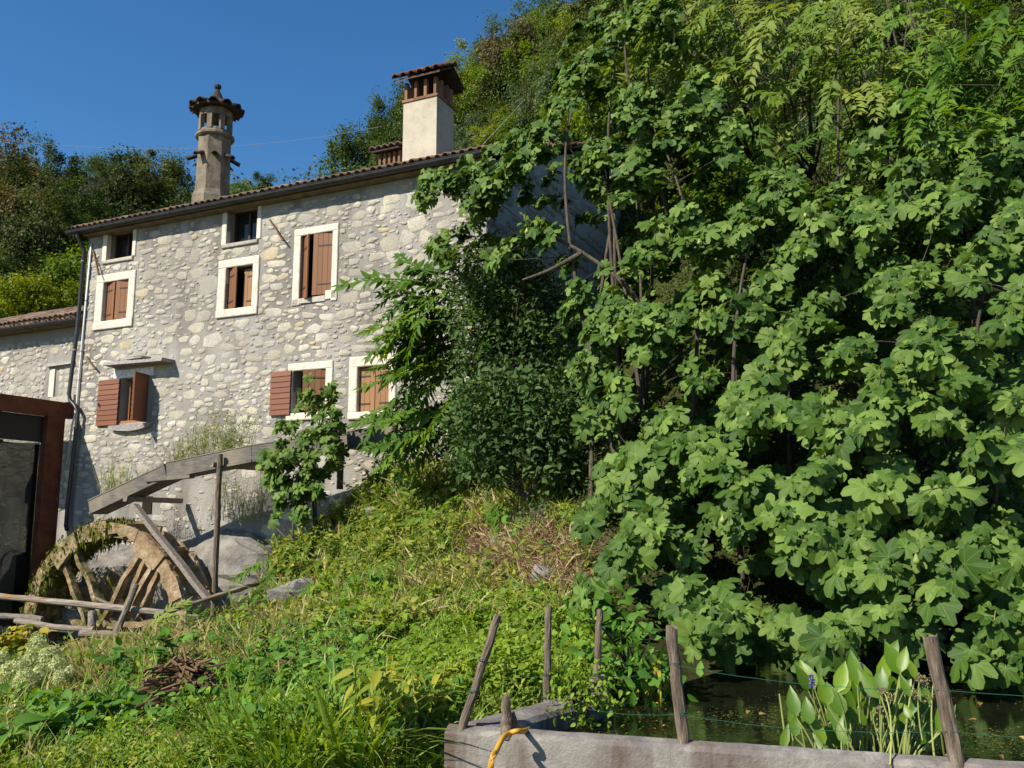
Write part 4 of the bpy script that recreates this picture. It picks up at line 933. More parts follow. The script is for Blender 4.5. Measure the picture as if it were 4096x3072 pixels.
# ---------------------------------------------------------------- flume
fl = thing('wooden_flume', 'weathered plank water flume sloping down to the top of the mill wheel', 'flume', tuple(P(665,1900,20)))
def onout(px, py, out): return onplane(px, py, L0+NV*out, NV)
FO = 1.75
k0 = onout(362,2048,FO); k1 = onout(668,1905,FO); k2 = onout(1010,1838,FO-.1); k3 = onout(1345,1788,FO-.35); k4 = onout(1620,1752,FO-.5)
wdt = .42
def trough(a, b, h=.30, nm=0):
    d_ = (b-a).normalized(); inn = -NV
    for off, name in ((0,'side_plank'),(wdt,'side_plank')):
        mb = MB(); A, B = a+inn*off, b+inn*off
        up = Z - d_*Z.dot(d_); up.normalize()
        mb.beam(A+up*h/2, B+up*h/2, .045, h, up=up, jit=.003, tint=random.random()); obj(name, mb, M['flume'], fl)
        mb = MB(); mb.beam(A+up*(h+.012), B+up*(h+.012), .07, .022, up=up, tint=random.random()); obj('top_batten', mb, M['timber'], fl)
    mb = MB(); mb.beam(a+inn*wdt/2-Z*.03, b+inn*wdt/2-Z*.03, wdt+.10, .045, up=Z, jit=.003, tint=random.random()); obj('floor_plank', mb, M['flume'], fl)
trough(k0, k1+ (k1-k0)*.0, .27); trough(k1+EV*.01, k2, .30); trough(k2+EV*.004, k3, .30); trough(k3+EV*.3, k4, .30)
mb = MB(); mb.beam(k1+Z*-.08-EV*.6, k1-Z*.02+EV*.75, .16, .08); obj('bearer', mb, M['flume'], fl)
mb = MB(); c = k0.lerp(k1,.52)-Z*.12; mb.beam(c+NV*.12, c-NV*1.6, .12, .12, jit=.01); obj('crossbeam', mb, M['timber'], fl)
c = onout(880,1850,FO-.08); mb = MB(); mb.beam(c-Z*.06+NV*.25, c-Z*.06-NV*1.6, .10, .10, jit=.01); obj('crossbeam', mb, M['timber'], fl)
# pole and brace
pt = onout(878,1850,FO+.08); pbm = onout(855,2440,FO+.08); mb = MB(); mb.tube([pt+Z*.18]+[pt.lerp(pbm,i/8)+Vector((random.uniform(-.012,.012),0,0)) for i in range(9)]+[pbm-Z*.5], [.062]*2+[.064]*7+[.066]*2, 9, True, .2, .06); obj('pole', mb, M['post'], fl)
mb = MB(); mb.beam(onout(538,2022,FO+.25), onout(835,2398,FO+.55), .10, .15, up=NV, jit=.008, segs=6); obj('brace', mb, M['timber'], fl)
mb = MB(); pq = onout(1362,1860,FO-.25); mb.tube([pq-Z*.5, onout(1364,1770,FO-.25)], .07, 9, True, .5, .08); obj('short_post', mb, M['post'], fl)

# ---------------------------------------------------------------- water wheel
WO = 2.15                                   # front ring distance from the facade
wc = onout(398,2560,WO); RW = 2.62
whl = thing('water_wheel', 'big decayed wooden mill wheel with mossy rim below the flume', 'water wheel', tuple(wc))
def wpt(r, t, o): return wc + EV*(r*math.cos(t)) + Z*(r*math.sin(t)) - NV*o
def wpx(px, py, o=0):
    p = onplane(px, py, wc-NV*o, NV)-wc; return p.dot(EV), p.z
DW = .78
def arc_seg(t0, t1, r0, r1, o0, o1, n=4, jit=.02):
    mb = MB(); vs = []
    for i in range(n+1):
        t = t0+(t1-t0)*i/n; a = r0+random.uniform(-jit,jit); b = r1+random.uniform(-jit*.4,jit*.4)
        vs += [wpt(a,t,o0), wpt(b,t,o0), wpt(b,t,o1), wpt(a,t,o1)]
    fs = [(i*4+k, i*4+(k+1)%4, i*4+4+(k+1)%4, i*4+4+k) for i in range(n) for k in range(4)]+[(3,2,1,0), tuple(n*4+k for k in range(4))]
    mb.add(vs, fs, random.random()); return mb
NS = 16
for k in range(NS):
    t0 = 2*math.pi*k/NS+.012; t1 = 2*math.pi*(k+1)/NS-.012
    if k not in (9, 12): obj('rim_board', arc_seg(t0, t1, RW-.30-.09*(k%3), RW-.04*(k%2), -.02*(k%3), .07, 6, .06), M['wheel'], whl)
    if k not in (5, 10): obj('rim_board', arc_seg(t0+.06, t1+.06, RW-.30, RW-.03*(k%3), DW, DW+.07, 6, .045), M['wheel'], whl)
for k in range(28):
    if k%5 == 2: continue
    t = 2*math.pi*k/28+random.uniform(-.05,.05); mb = MB(); vs = [wpt(RW-.33,t-.09,.075), wpt(RW-.015,t,.075), wpt(RW-.015,t,DW-.005), wpt(RW-.33,t-.09,DW-.005)]
    vs2 = [Vector(v)+EV*(-math.sin(t)*.03)+Z*(math.cos(t)*.03) for v in vs]
    mb.hexa(vs+vs2, random.random()); obj('paddle', mb, M['wheel'], whl)
for k in range(20):
    t0 = 2*math.pi*k/20+.01; t1 = 2*math.pi*(k+1)/20-.01
    if k in (1, 3): continue
    obj('sole_board', arc_seg(t0, t1, RW-.36, RW-.33, .075, DW-.005, 2, .004), M['wheel'], whl)
for k in range(46):       # thin iron hoops and rods across the buckets
    if k%3: continue
    t = 2*math.pi*k/46; mb = MB(); mb.tube([wpt(RW+.02,t,-.02), wpt(RW+.03,t,DW*.5), wpt(RW+.02,t,DW+.09)], .012, 5); obj('hoop_rod', mb, M['stick'], whl)
for o in (.09, DW-.09):
    for k in range(6):
        t = 2*math.pi*k/6+R(62)+random.uniform(-.10,.10); rl = RW-random.choice((.2,.25,.3,.75)); d_ = EV*math.cos(t)+Z*math.sin(t); s_ = Vector(d_).cross(NV).normalized()
        off = s_*.26
        for sg in (-1,1):
            mb = MB(); mb.beam(wpt(.18,t,o)+off*sg, wpt(rl-(.3 if sg > 0 and k%2 else 0),t,o)+off*sg*.9, .11, .16, up=NV, jit=.03, tint=random.random(), segs=7); obj('spoke', mb, M['wheel'], whl)
mb = MB(); mb.tube([wpt(0,0,-.3), wpt(0,0,DW*.5), wpt(0,0,WO+.2)], .21, 12, True, .3, .03); obj('axle', mb, M['wheel'], whl)
# moss hanging on the upper left of the rim
r_ = np.random.default_rng(12); mb = MB()
for k in range(5200):
    t = R(88+92*r_.random()**1.2); o = r_.uniform(-.07, DW+.1); rr_ = RW+r_.uniform(-.46,.07); c = wpt(rr_, t, o)+Vector(r_.normal(0,.02,3)); s_ = r_.uniform(.012,.042)
    drop = Z*(-s_*r_.choice((.8,1.2,1.8,4.5))); x = Vector(r_.normal(0,1,3)).normalized()*s_; y = Vector(r_.normal(0,1,3)).normalized()*s_
    mb.add([c-x, c+y*.8+Z*s_*.5, c+x, c+drop], [(0,1,2),(0,2,3),(1,0,3),(2,1,3)], r_.random())
ms = obj('moss', mb, M['moss'], whl); ms['kind'] = 'stuff'

# boulder and rough footing below the flume
def rock(name, label, cat, c, sx, sy, sz, seed, mat='rock', rough=.18, rotz=0, group=None, nu=14, nv=9, flat=1.0):
    r = np.random.default_rng(seed); dirs = r.normal(0,1,(14,3)); dirs /= np.linalg.norm(dirs,axis=1)[:,None]; cut = r.uniform(.62,.95,14)
    vs = []; fs = []
    for i in range(nv+1):
        for k in range(nu):
            th = math.pi*i/nv; phi = 2*math.pi*k/nu+.2*math.sin(i*1.7); d_ = np.array([math.sin(th)*math.cos(phi), math.sin(th)*math.sin(phi), math.cos(th)])
            q = dirs@d_; rad = np.min(np.where(q > .15, cut/np.maximum(q,.15), 9)); rad = min(rad, 1.15)*(1+r.uniform(-rough,rough)*.3)
            v = d_*rad*np.array([sx,sy,sz]); x, y = v[0]*math.cos(rotz)-v[1]*math.sin(rotz), v[0]*math.sin(rotz)+v[1]*math.cos(rotz)
            vs.append((c[0]+x, c[1]+y, c[2]+v[2]))
    for i in range(nv):
        for k in range(nu): fs.append((i*nu+k, i*nu+(k+1)%nu, (i+1)*nu+(k+1)%nu, (i+1)*nu+k))
    mb = MB(); mb.add(vs, fs); o = obj(name, mb, M[mat], None, loc=c); tag(o, label, cat, group); return o
ez = math.atan2(EV.y, EV.x)
rock('boulder', 'large grey boulder under the flume at the foot of the house wall', 'boulder', onout(900,2330,.25), 1.55, .85, 1.05, 5, rotz=ez, nu=26, nv=16)
rock('boulder', 'grey boulder seen through the spokes of the water wheel', 'boulder', onout(400,2300,.25), 1.25, .8, .95, 9, rotz=ez, nu=24, nv=14)
mb = MB(); hq = fac(590,2020); mb.box(FP(hq[0],hq[1],.004), EV, NV, Z, .16,.02,.22); obj('painted_putlog_hole', mb, M['dark'], house)  # solid block coloured near black for the shade inside a putlog hole
# ---------------------------------------------------------------- rustic rail fence
fn = thing('rustic_fence', 'rustic fence of crooked log rails in front of the water wheel', 'fence', tuple(P(700,2480,15.3)))
def rail(pts, r, mat='log', nm='rail'):
    mb = MB(); p = smooth_pts([P(*q) for q in pts], 5); mb.tube(p, [r*(1+random.uniform(-.1,.1)) for _ in p], 9, True, random.random(), .06); obj(nm, mb, M[mat], fn)
rail([(-60,2380,15.6),(150,2400,15.5),(400,2425,15.3),(660,2452,15.1)], .055)
rail([(640,2455,15.15),(760,2420,15.6),(900,2375,16.2),(1035,2332,16.8)], .045)
rail([(-60,2462,15.4),(80,2468,15.35),(170,2478,15.3)], .05, 'timber'); rail([(60,2482,15.3),(220,2508,15.2),(375,2518,15.1)], .048)
rail([(320,2535,15.0),(460,2540,14.95),(672,2562,14.85)], .06, 'timber'); rail([(635,2548,14.95),(740,2510,15.3),(850,2472,15.9)], .05, 'timber')
rail([(655,2490,15.1),(700,2520,15.4),(765,2548,15.6)], .05, 'post'); rail([(60,2545,15.1),(110,2515,15.3),(140,2490,15.5)], .035, 'timber')
rail([(370,2445,15.35),(368,2500,15.3),(366,2650,15.3)], .065, 'timber', 'fence_stake'); rail([(545,2335,15.1),(500,2450,15.05),(462,2540,15.0),(425,2640,14.95)], .055, 'timber', 'fence_stake')
rail([(660,2440,15.3),(655,2520,15.3),(655,2640,15.3)], .06, 'post', 'fence_stake'); rail([(140,2470,15.6),(137,2540,15.6),(135,2640,15.6)], .06, 'post', 'fence_stake')
rail([(380,2392,18.8),(520,2440,18.6),(800,2465,18.2)], .03, 'timber', 'old_lath')

# ---------------------------------------------------------------- stones on the bank
def gp(px, py):
    p, ok = march([px],[py]); return Vector(p[0])
c = gp(1185,2415); rock('stone_block', 'squared rough stone block lying on the grassy bank', 'stone', c+Z*.12, .42, .28, .24, 21, rotz=.2, nu=16, nv=9)
for i, (x, y, s_, lb) in enumerate(((1490,2068,.16,'pale stone among the yellow weeds high on the bank'),(1362,2338,.12,'small pale stone near the squared stone block'),(760,2590,.16,'pale stone at the end of the rail fence'),(750,2640,.15,'whitish stone just below the fence end'),
      (1905,2342,.09,'small pointed white stone on the bare bank'),(2165,2350,.20,'pinkish rock half buried in the bare earth beside the fig'),(1990,2195,.13,'sandy stone on the dry top of the bank'),(2180,2220,.10,'small stone in the dry grass near the fig leaves'),(1560,2430,.13,'rotten brown stump stub in the low weeds'))):
    c = gp(x, y); rock('bank_stone', lb, 'stone', c+Z*s_*.35, s_*1.1, s_*.8, s_*.75, 40+i, rotz=i, nu=11, nv=7, mat='rock' if i != 8 else 'post')
# wood heaps: bundles of cut sticks
def heap(label, cx, cy, wpx_, hpx_, n, seed, length, rad, Yoff=0):
    r = np.random.default_rng(seed); base = gp(cx, cy); Y = base.y; t = thing('brushwood_pile', label, 'wood pile', tuple(base))
    for k in range(n):
        u = r.uniform(-1,1); v = r.uniform(0,1)
        px_, py_ = cx+u*wpx_*(1-.45*v), cy-hpx_*v; c = P(px_, py_, Y-.15+.35*v+r.uniform(-.12,.12)+Yoff)
        d_ = Vector((r.uniform(.1,1)*(1 if u > -.2 else -1), r.uniform(-1.1,.1), r.uniform(-.35,.2))).normalized(); L_ = length*r.uniform(.5,1.3)
        mid = c+Vector(r.normal(0,.02,3)); mb = MB(); rr_ = rad*r.uniform(.5,1.4)
        mb.tube([c-d_*L_/2, mid, c+d_*L_/2], [rr_*1.1, rr_, rr_*.85], 6, True, r.random()*.9, .08); obj('cut_stick', mb, M['stick'], t)
heap('stack of brown cut sticks overgrown with leaves on the slope', 740, 2905, 140, 260, 210, 3, .40, .0115)
heap('dark tangle of old twigs in the grass above the tall grass clump', 1180, 2750, 130, 100, 90, 4, .40, .008)
# overhead cable
cb = MB(); pts = sag([P(-300,518,34), P(860,590,40)], 20, .35)+sag([P(860,590,40), P(1590,492,46)], 20, .2); cb.tube(pts, .010, 5); o = obj('overhead_cable', cb, M['cable'], None, loc=pts[0]); tag(o, 'thin pale overhead cable crossing the blue sky behind the chimneys', 'cable')
cb = MB(); pts = [P(1905,606,21), P(2000,505,26), P(2092,405,31)]; cb.tube(pts, .006, 5); o = obj('stay_wire', cb, M['cable'], None, loc=pts[0]); tag(o, 'slanting stay wire running from the roof corner up to the hillside', 'cable')
# ================================================================ vegetation
def unit(v): return v/np.maximum(np.linalg.norm(v, axis=-1, keepdims=True), 1e-9)
def frames(n, t):
    """rotation matrices with columns x, y = leaf direction, z = leaf normal"""
    n = unit(n); t = unit(t - n*np.sum(t*n, -1, keepdims=True)); x = np.cross(t, n); return np.stack([x, t, n], -1)
def merge(base, pos, Rm, sc, r, tint=None):
    """base: list of (v,f,uv) variants; returns arrays for one mesh"""
    V, F, U, T = [], [], [], []; o = 0; pos = np.asarray(pos); sc = np.asarray(sc); var = r.integers(len(base), size=len(pos))
    tint = r.random(len(pos)) if tint is None else np.asarray(tint)
    for b, (v, f, uv) in enumerate(base):
        i = np.where(var == b)[0]
        if not len(i): continue
        s3 = sc[i] if sc.ndim == 2 else np.repeat(sc[i][:,None], 3, 1)
        vv = np.einsum('nij,nkj->nki', Rm[i], v[None]*s3[:,None,:]) + pos[i][:,None,:]
        m_ = len(v); V.append(vv.reshape(-1,3)); F.append((f[None]+ (o+np.arange(len(i))*m_)[:,None,None]).reshape(-1, f.shape[1]))
        U.append(np.tile(uv, (len(i),1))); T.append(np.repeat(tint[i], m_)); o += m_*len(i)
    return np.concatenate(V), np.concatenate(F), np.concatenate(U), np.concatenate(T)
def leaves_obj(name, base, pos, Rm, sc, r, mat, parent=None, loc=(0,0,0), tint=None, kind='stuff', smooth=True):
    v, f, u, t = merge(base, pos, Rm, sc, r, tint); org = np.array(wl(parent)) if parent else np.array(loc)
    me = np_mesh(name, v-org, f, uv=u, tint=t, smooth=smooth); me.materials.append(mat)
    o = obj(name, me, mat, parent, loc=None if parent else loc)
    if kind: o['kind'] = kind
    return o
# ---- leaf shapes (tip along +y, petiole joint at the origin)
def fig_leaf(seed, deep=1.0):
    r = np.random.default_rng(seed)
    half = [(0,1.0),(10,.96),(19,.84),(27,1-.48*deep),(36,.78),(47,.92),(58,.86),(68,.70),(77,1-.52*deep),(88,.62),(102,.68),(118,.60),(138,.47),(158,.30)]
    ang = [R(a) for a, _ in half]+[math.pi]+[-R(a) for a, _ in half[:0:-1]]
    rad = [q for _, q in half]+[.06]+[q for _, q in half[:0:-1]]
    rad = np.array(rad)*(1+r.uniform(-.07,.07,len(rad))); n = len(rad); ang = np.array(ang)+r.uniform(-.03,.03,n)
    k1, k2 = r.uniform(.10,.40), r.uniform(-.15,.30); w1 = r.uniform(0,6)
    v = [(0,0,0)]; 
    for fr in (.5, 1.0):
        for a, q in zip(ang, rad):
            x, y = q*fr*math.sin(a), q*fr*math.cos(a); d2 = x*x+y*y
            z = -k1*d2 - k2*x*abs(x)*.6 + .05*fr*math.cos(6*a+w1) + (.06*fr if abs(math.cos(3.3*a)) < .3 else 0) - .10*max(0,y)**3
            v.append((x, y*.97, z))
    v = np.array(v); f = [(0, 1+(k+1)%n, 1+k) for k in range(n)]
    for k in range(n):
        a, b, c, d_ = 1+k, 1+(k+1)%n, 1+n+(k+1)%n, 1+n+k; f += [(a,b,c),(a,c,d_)]
    uv = np.stack([.5+v[:,0]*.5, .25+v[:,1]*.5], -1); return v, np.array(f), uv
FIGL = [fig_leaf(s, d_) for s, d_ in ((1,1.0),(2,.85),(3,1.05),(4,.6),(5,.95),(6,.35))]
def ovate(wd=.26, fold=.08, curl=.15, seed=0):
    ys = [0,.18,.42,.68,1.0]; ws = [0,.8,1.0,.7,0]; v = []
    for y, w_ in zip(ys, ws):
        z = -curl*y*y; v += [(-wd*w_, y, z+fold*w_), (0, y, z), (wd*w_, y, z+fold*w_)]
    v = np.array(v); f = []
    for i in range(4):
        for k in range(2):
            a, b, c, d_ = i*3+k, i*3+k+1, i*3+4+k, i*3+3+k; f += [(a,b,c),(a,c,d_)]
    f = [q for q in f if len({tuple(np.round(v[i],6)) for i in q}) == 3]
    return v, np.array(f), np.stack([.5+v[:,0], v[:,1]], -1)
OV = [ovate(.26,.08,.15), ovate(.22,.10,.35), ovate(.30,.05,.05)]
OVN = [ovate(.17,.06,.2), ovate(.14,.05,.4)]
def simple(wd=.28, fold=.08, curl=.1):
    v = np.array([(0,0,0),(-wd,.35,fold),(0,.45,-curl*.2),(wd,.35,fold),(0,1,-curl)]); f = np.array([(0,2,1),(0,3,2),(1,2,4),(2,3,4)])
    return v, f, np.stack([.5+v[:,0], v[:,1]], -1)
SM = [simple(), simple(.22,.12,.3), simple(.34,.05,.1)]
def rhomb(wd=.32, fold=.1):
    v = np.array([(0,0,0),(-wd,.5,fold),(0,1,0),(wd,.5,fold)]); f = np.array([(0,2,1),(0,3,2)]); return v, f, np.stack([.5+v[:,0], v[:,1]], -1)
RH = [rhomb(), rhomb(.24,.2), rhomb(.4,.04)]
def blade_shape(bend=.4, w_=.02, n=5):
    v = []; 
    for i in range(n+1):
        t = i/n; y = t*(1-.25*bend*t); z = -bend*t*t; ww = w_*(1-t)**.7
        v += [(-ww, y, z+.2*ww), (ww, y, z)]
    f = []
    for i in range(n): a = 2*i; f += [(a,a+1,a+3),(a,a+3,a+2)]
    v = np.array(v); return v, np.array(f), np.stack([.5+v[:,0], v[:,1]], -1)
BL = [blade_shape(.2), blade_shape(.5), blade_shape(.85)]
BLT = [blade_shape(.15,.03,2), blade_shape(.5,.03,3)]
def frond(n=13, length=1.0, droop=.35, ll=.20, wd=.17, seed=0, lift=-.25):
    """pinnate compound leaf along +y"""
    r = np.random.default_rng(seed); V, F, U = [], [], []; o = 0
    bx_ = r.uniform(-.16,.16)
    def pt(t): return np.array([.03*math.sin(3*t+seed)+bx_*t*t, length*t*(1-.12*t), -droop*length*t*t])
    m_ = 10; rach = [pt(i/m_) for i in range(m_+1)]
    for i, p in enumerate(rach):
        w_ = .010*length*(1-.7*i/m_); V += [p+np.array([-w_,0,0]), p+np.array([w_,0,0]), p+np.array([0,0,-w_*1.5])]; U += [(.5,.5)]*3
    for i in range(m_):
        for k in range(3): a, b = i*3+k, i*3+(k+1)%3; F += [(a,b,b+3),(a,b+3,a+3)]
    o = len(V); sv, sf, su = simple(wd, .05, .22)
    for k in range(n):
        t = .16+.82*k/(n-1); env = math.sin(math.pi*min(1,(.18+.82*(1-t))**.75)*.62+.25)
        for s_ in (-1,1):
            if r.random() < .07: continue
            p = pt(min(1,t+r.uniform(-.008,.008))); L_ = ll*length*env*r.uniform(.72,1.18)
            d_ = unit(np.array([s_*.9, .42+.5*t, lift+r.uniform(-.3,.2)])+r.normal(0,.10,3)); nrm = unit(np.array([0,.15,1.0])+r.normal(0,.25,3))
            Rm = frames(nrm[None], d_[None])[0]; V += list((sv*L_)@Rm.T+p); F += [tuple(q+o) for q in sf]; U += list(su); o += len(sv)
    Rm = frames(np.array([[0,0,1.]]), np.array([[0,1,-.5]]))[0]; V += list((sv*ll*length*.8)@Rm.T+pt(1)); F += [tuple(q+o) for q in sf]; U += list(su)
    return np.array(V), np.array(F), np.array(U)

# ---------------------------------------------------------------- fig trees
class RBF:
    def __init__(s, pts):
        p = np.array(pts, float); s.p = p[:,:2]/1000; n = len(p); d = np.linalg.norm(s.p[:,None]-s.p[None], axis=-1)
        A = np.zeros((n+3,n+3)); A[:n,:n] = -d; A[:n,n] = 1; A[:n,n+1:] = s.p; A[n,:n] = 1; A[n+1:,:n] = s.p.T
        s.c = np.linalg.solve(A, np.concatenate([p[:,2], np.zeros(3)]))
    def __call__(s, x, y):
        q = np.stack([x,y],-1)/1000; d = np.linalg.norm(q[:,None]-s.p[None], axis=-1); n = len(s.p); return -(d@s.c[:n])+s.c[n]+q@s.c[n+1:]
def inpoly(x, y, poly):
    poly = np.array(poly, float); ins = np.zeros(len(x), bool); j = len(poly)-1
    for i in range(len(poly)):
        xi, yi = poly[i]; xj, yj = poly[j]; c = ((yi > y) != (yj > y)) & (x < (xj-xi)*(y-yi)/(yj-yi+1e-9)+xi); ins ^= c; j = i
    return ins
def grow_path(a, b, r, sagk=.12, n=5):
    a, b = Vector(a), Vector(b); L_ = (b-a).length; mid = a.lerp(b,.5)+Z*(sagk*L_)+Vector(r.normal(0,.08*L_,3)); out = []
    for i in range(n+1): t = i/n; out.append(a*(1-t)**2+mid*2*t*(1-t)+b*t*t)
    return out
def sample_clusters(poly, depth, n, r, lo=-.1, hi=2.2, gaps=(), power=1.0, thr=.06):
    xs = np.array(poly)[:,0]; ys = np.array(poly)[:,1]; P_ = []
    x = r.uniform(xs.min(), xs.max(), n*12); y = r.uniform(ys.min(), ys.max(), n*12); ok = inpoly(x, y, poly); x, y = x[ok], y[ok]
    Y = depth(x, y); acc = r.random(len(x)) < (Y/Y.max())**1.6
    x, y, Y = x[acc], y[acc], Y[acc]
    nz = np.sin(x*.0100+1.3*np.sin(y*.006))*np.sin(y*.0150+1.1*np.sin(x*.0073+2)) + .5*np.sin(x*.023+y*.017)
    off = lo+(hi-lo)*r.random(len(x))**power
    keep = ~((nz < thr) & (off < 2.5)) 
    for (gx0,gy0,gx1,gy1,pr) in gaps: keep &= ~((x > gx0)&(x < gx1)&(y > gy0)&(y < gy1)&(r.random(len(x)) < pr))
    x, y, Y, off = x[keep][:n], y[keep][:n], Y[keep][:n], off[keep][:n]
    return Pn(x, y, Y+off), off, x, y
FIGD = RBF([(4000,2700,6.9),(3000,2650,7.3),(2500,2450,8.2),(4000,1300,8.6),(3300,900,10.8),(2400,500,13.2),(1800,800,14.2),(2300,1500,11.8),(2400,2100,9.6),(3000,1800,8.6),(3600,1900,7.6),(4096,600,10.2),(2500,0,13.6),(2900,1200,10.6),(4096,2000,7.2)])
FIGPOLY = [(2470,-60),(2330,60),(2250,180),(2240,330),(2170,480),(2010,560),(1890,620),(1700,690),(1670,760),(1700,960),(1790,1060),(1930,1000),(2010,1080),(2120,960),(2230,1010),(2280,1180),(2235,1280),(2250,1420),(2350,1560),(2340,1750),(2400,1850),(2330,1990),(2330,2150),(2290,2290),(2310,2420),(2390,2480),(2520,2390),(2620,2420),(2770,2530),(2800,2600),(2960,2650),(3230,2710),(3330,2640),(3420,2590),(3560,2560),(3700,2560),(3830,2560),(3880,2600),(3900,2720),(4150,2760),(4150,520),(4000,480),(3900,560),(3700,500),(3620,380),(3480,330),(3380,420),(3330,560),(3200,640),(3050,600),(2960,480),(2850,330),(2740,220),(2700,60),(2680,-60)]
GAPS = [(2260,900,2500,1150,.85),(1950,820,2330,1010,.55),(2650,2080,3050,2330,.55),(3000,2150,3380,2420,.72),(3550,2250,4100,2520,.62),(2350,1650,2560,1900,.35),(3650,1450,3950,1600,.6),(3000,1500,3300,1620,.4),(3100,480,3300,680,.7),(2950,700,3150,800,.5)]
def build_fig(bases, clusters, offs, labels, leafscale, nper, mat, seed, tops, outward_ref, nind=300, fruit=True, group=None, branch_r=.036, tip_r=.006):
    """clusters are shared between the trees by nearest crown axis; each leaf hangs from a stalk on a shoot"""
    r = np.random.default_rng(seed); things_ = []
    Cn = np.array(clusters); B = np.array([tuple(b) for b in bases]); T_ = np.array([tuple(t) for t in tops])
    # distance to the base-top segment
    dd = []
    for b, t in zip(B, T_):
        ab = t-b; u = np.clip(((Cn-b)@ab)/(ab@ab), 0, 1); q = b+u[:,None]*ab; dd.append(np.linalg.norm((Cn-q)*np.array([1,.5,.8]), axis=1))
    own = np.argmin(np.array(dd), 0)
    for k, (b, t) in enumerate(zip(B, T_)):
        idx = np.where(own == k)[0]; tr = thing('fig_tree', labels[k], 'fig tree', tuple(b), group); things_.append(tr)
        br = MB(); st = MB()
        # leaders
        leaders = []
        nl = max(3, min(8, len(idx)//45))
        for q in range(nl):
            near_ = idx[np.argsort(np.linalg.norm((Cn[idx]-(b+t)/2)*np.array([1.6,1,.6]),axis=1))][:max(4,int(len(idx)*.55))]; tgt = Cn[near_[r.integers(len(near_))]] if q else t
            tgt = np.array(tgt)+np.array([0,.35,-.1]); path = grow_path(b+r.normal(0,.25,3)*np.array([1,1,0]), tgt, r, .14, 16)
            leaders.append(path); m_ = len(path); br.tube(path, [branch_r*(1.15-.85*i/(m_-1)) for i in range(m_)], 7, True, .3, .06)
        nodes = np.array([tuple(p) for path in leaders for p in path[2:]])
        pos, nn, tt, sc, of = [], [], [], [], []
        nl_ = [tuple(p) for p in nodes]; idx = idx[np.argsort(np.linalg.norm(Cn[idx]-b, axis=1))]
        for ci in idx:
            c = Cn[ci]; nodes = np.array(nl_); j = np.argmin(np.linalg.norm(nodes-c, axis=1)+.35*np.maximum(0, nodes[:,2]-c[2])); a = nodes[j]
            path = grow_path(a, c, r, .05, 4); L_ = np.linalg.norm(a-c); nl_ += [tuple(p) for p in path[2:4]]; br.tube(path, [max(tip_r, min(.014, .010*L_))*(1-.13*i) for i in range(5)], 4, False, .5, .05)
            outd = unit((c-b)*np.array([1,1,.35])+np.array([0,0,.1])); outd = unit(outd+np.array(outward_ref)*.8+r.normal(0,.3,3)); shoot = unit(outd+np.array([0,0,.45]))
            ex = unit(np.cross(shoot, [.3,.2,.9])); ey = np.cross(shoot, ex)
            m_ = r.integers(nper[0], nper[1]+1); a0 = r.uniform(0, 6.28)
            for q in range(m_):
                az = a0+q*2.4; el = r.uniform(-.05,.75) if q < m_-2 else r.uniform(.7,1.1)
                d_ = unit(ex*math.cos(az)*math.cos(el)+ey*math.sin(az)*math.cos(el)+shoot*math.sin(el)); pl = leafscale*r.uniform(.25,.6)
                root = c-shoot*leafscale*.55*(m_-q)/m_; jnt = root+d_*pl+np.array([0,0,.02])
                s_ = leafscale*(r.uniform(.55,1.08) if q < m_-2 else r.uniform(.32,.6))
                nrm = unit(shoot*.40+np.array([0,0,.28])+np.array(outward_ref)*.62+r.normal(0,.42,3)); tip = unit(d_*1.0+np.array([0,0,-.75])+r.normal(0,.2,3))
                pos.append(jnt); nn.append(nrm); tt.append(tip); sc.append(s_); of.append(offs[ci]); st.tube([root, jnt], [.0032,.0026], 3, False, r.random())
        pos = np.array(pos); Rm = frames(np.array(nn), np.array(tt)); sc = np.array(sc); of = np.array(of)
        obj('branch', br, M['bark'], tr, smooth=True)
        s_ = obj('leaf_stalks', st, M['stalk'], tr); s_['kind'] = 'stuff'
        px_, py_ = proj(pos); vis = (px_ > -50)&(px_ < 4150)&(py_ > -50)&(py_ < 3100); view = unit(pos-np.array([0,0,CAMZ]))
        score = sc*np.abs(np.sum(view*Rm[:,:,2],-1))/np.linalg.norm(pos-np.array([0,0,CAMZ]),axis=1)*np.where(vis,1,.01)*np.where(of < .5,1,.25)
        order = np.argsort(-score); ind = order[:nind]; rest = order[nind:]
        shared = []
        for v, f, u in FIGL:
            me = np_mesh('leaf', v, f, uv=u, tint=np.zeros(len(v)), smooth=True); me.materials.append(mat); shared.append(me)
        for i in ind:
            A = np.eye(4); A[:3,:3] = Rm[i]*sc[i]; A[:3,3] = pos[i]; objm('leaf', shared[r.integers(len(shared))], tr, Matrix(A))
        if len(rest): leaves_obj('foliage', FIGL, pos[rest], Rm[rest], sc[rest], r, mat, tr)
        if fruit:
            fm = MB(); fm.lathe((0,0,0), [(.004,.012),(.010,.0),(.019,-.022),(.021,-.034),(.014,-.046),(.003,-.050)], 8); fme = fm.mesh('fig_fruit', (0,0,0), True); fme.materials.append(M['stalk'])
            for ci in r.choice(idx, min(len(idx), 26), replace=False):
                for q in range(r.integers(1,4)):
                    A = np.eye(4); A[:3,:3] *= r.uniform(.9,1.5); A[:3,3] = Cn[ci]+r.normal(0,.05,3)-np.array([0,0,.05]); objm('fig_fruit', fme, tr, Matrix(A))
    return things_
rf = np.random.default_rng(101)
cl, of, cx_, cy_ = sample_clusters(FIGPOLY, FIGD, 2050, rf, -.1, 3.0, GAPS, 1.15)
SUNW = np.array([-.55,-.65,.1])
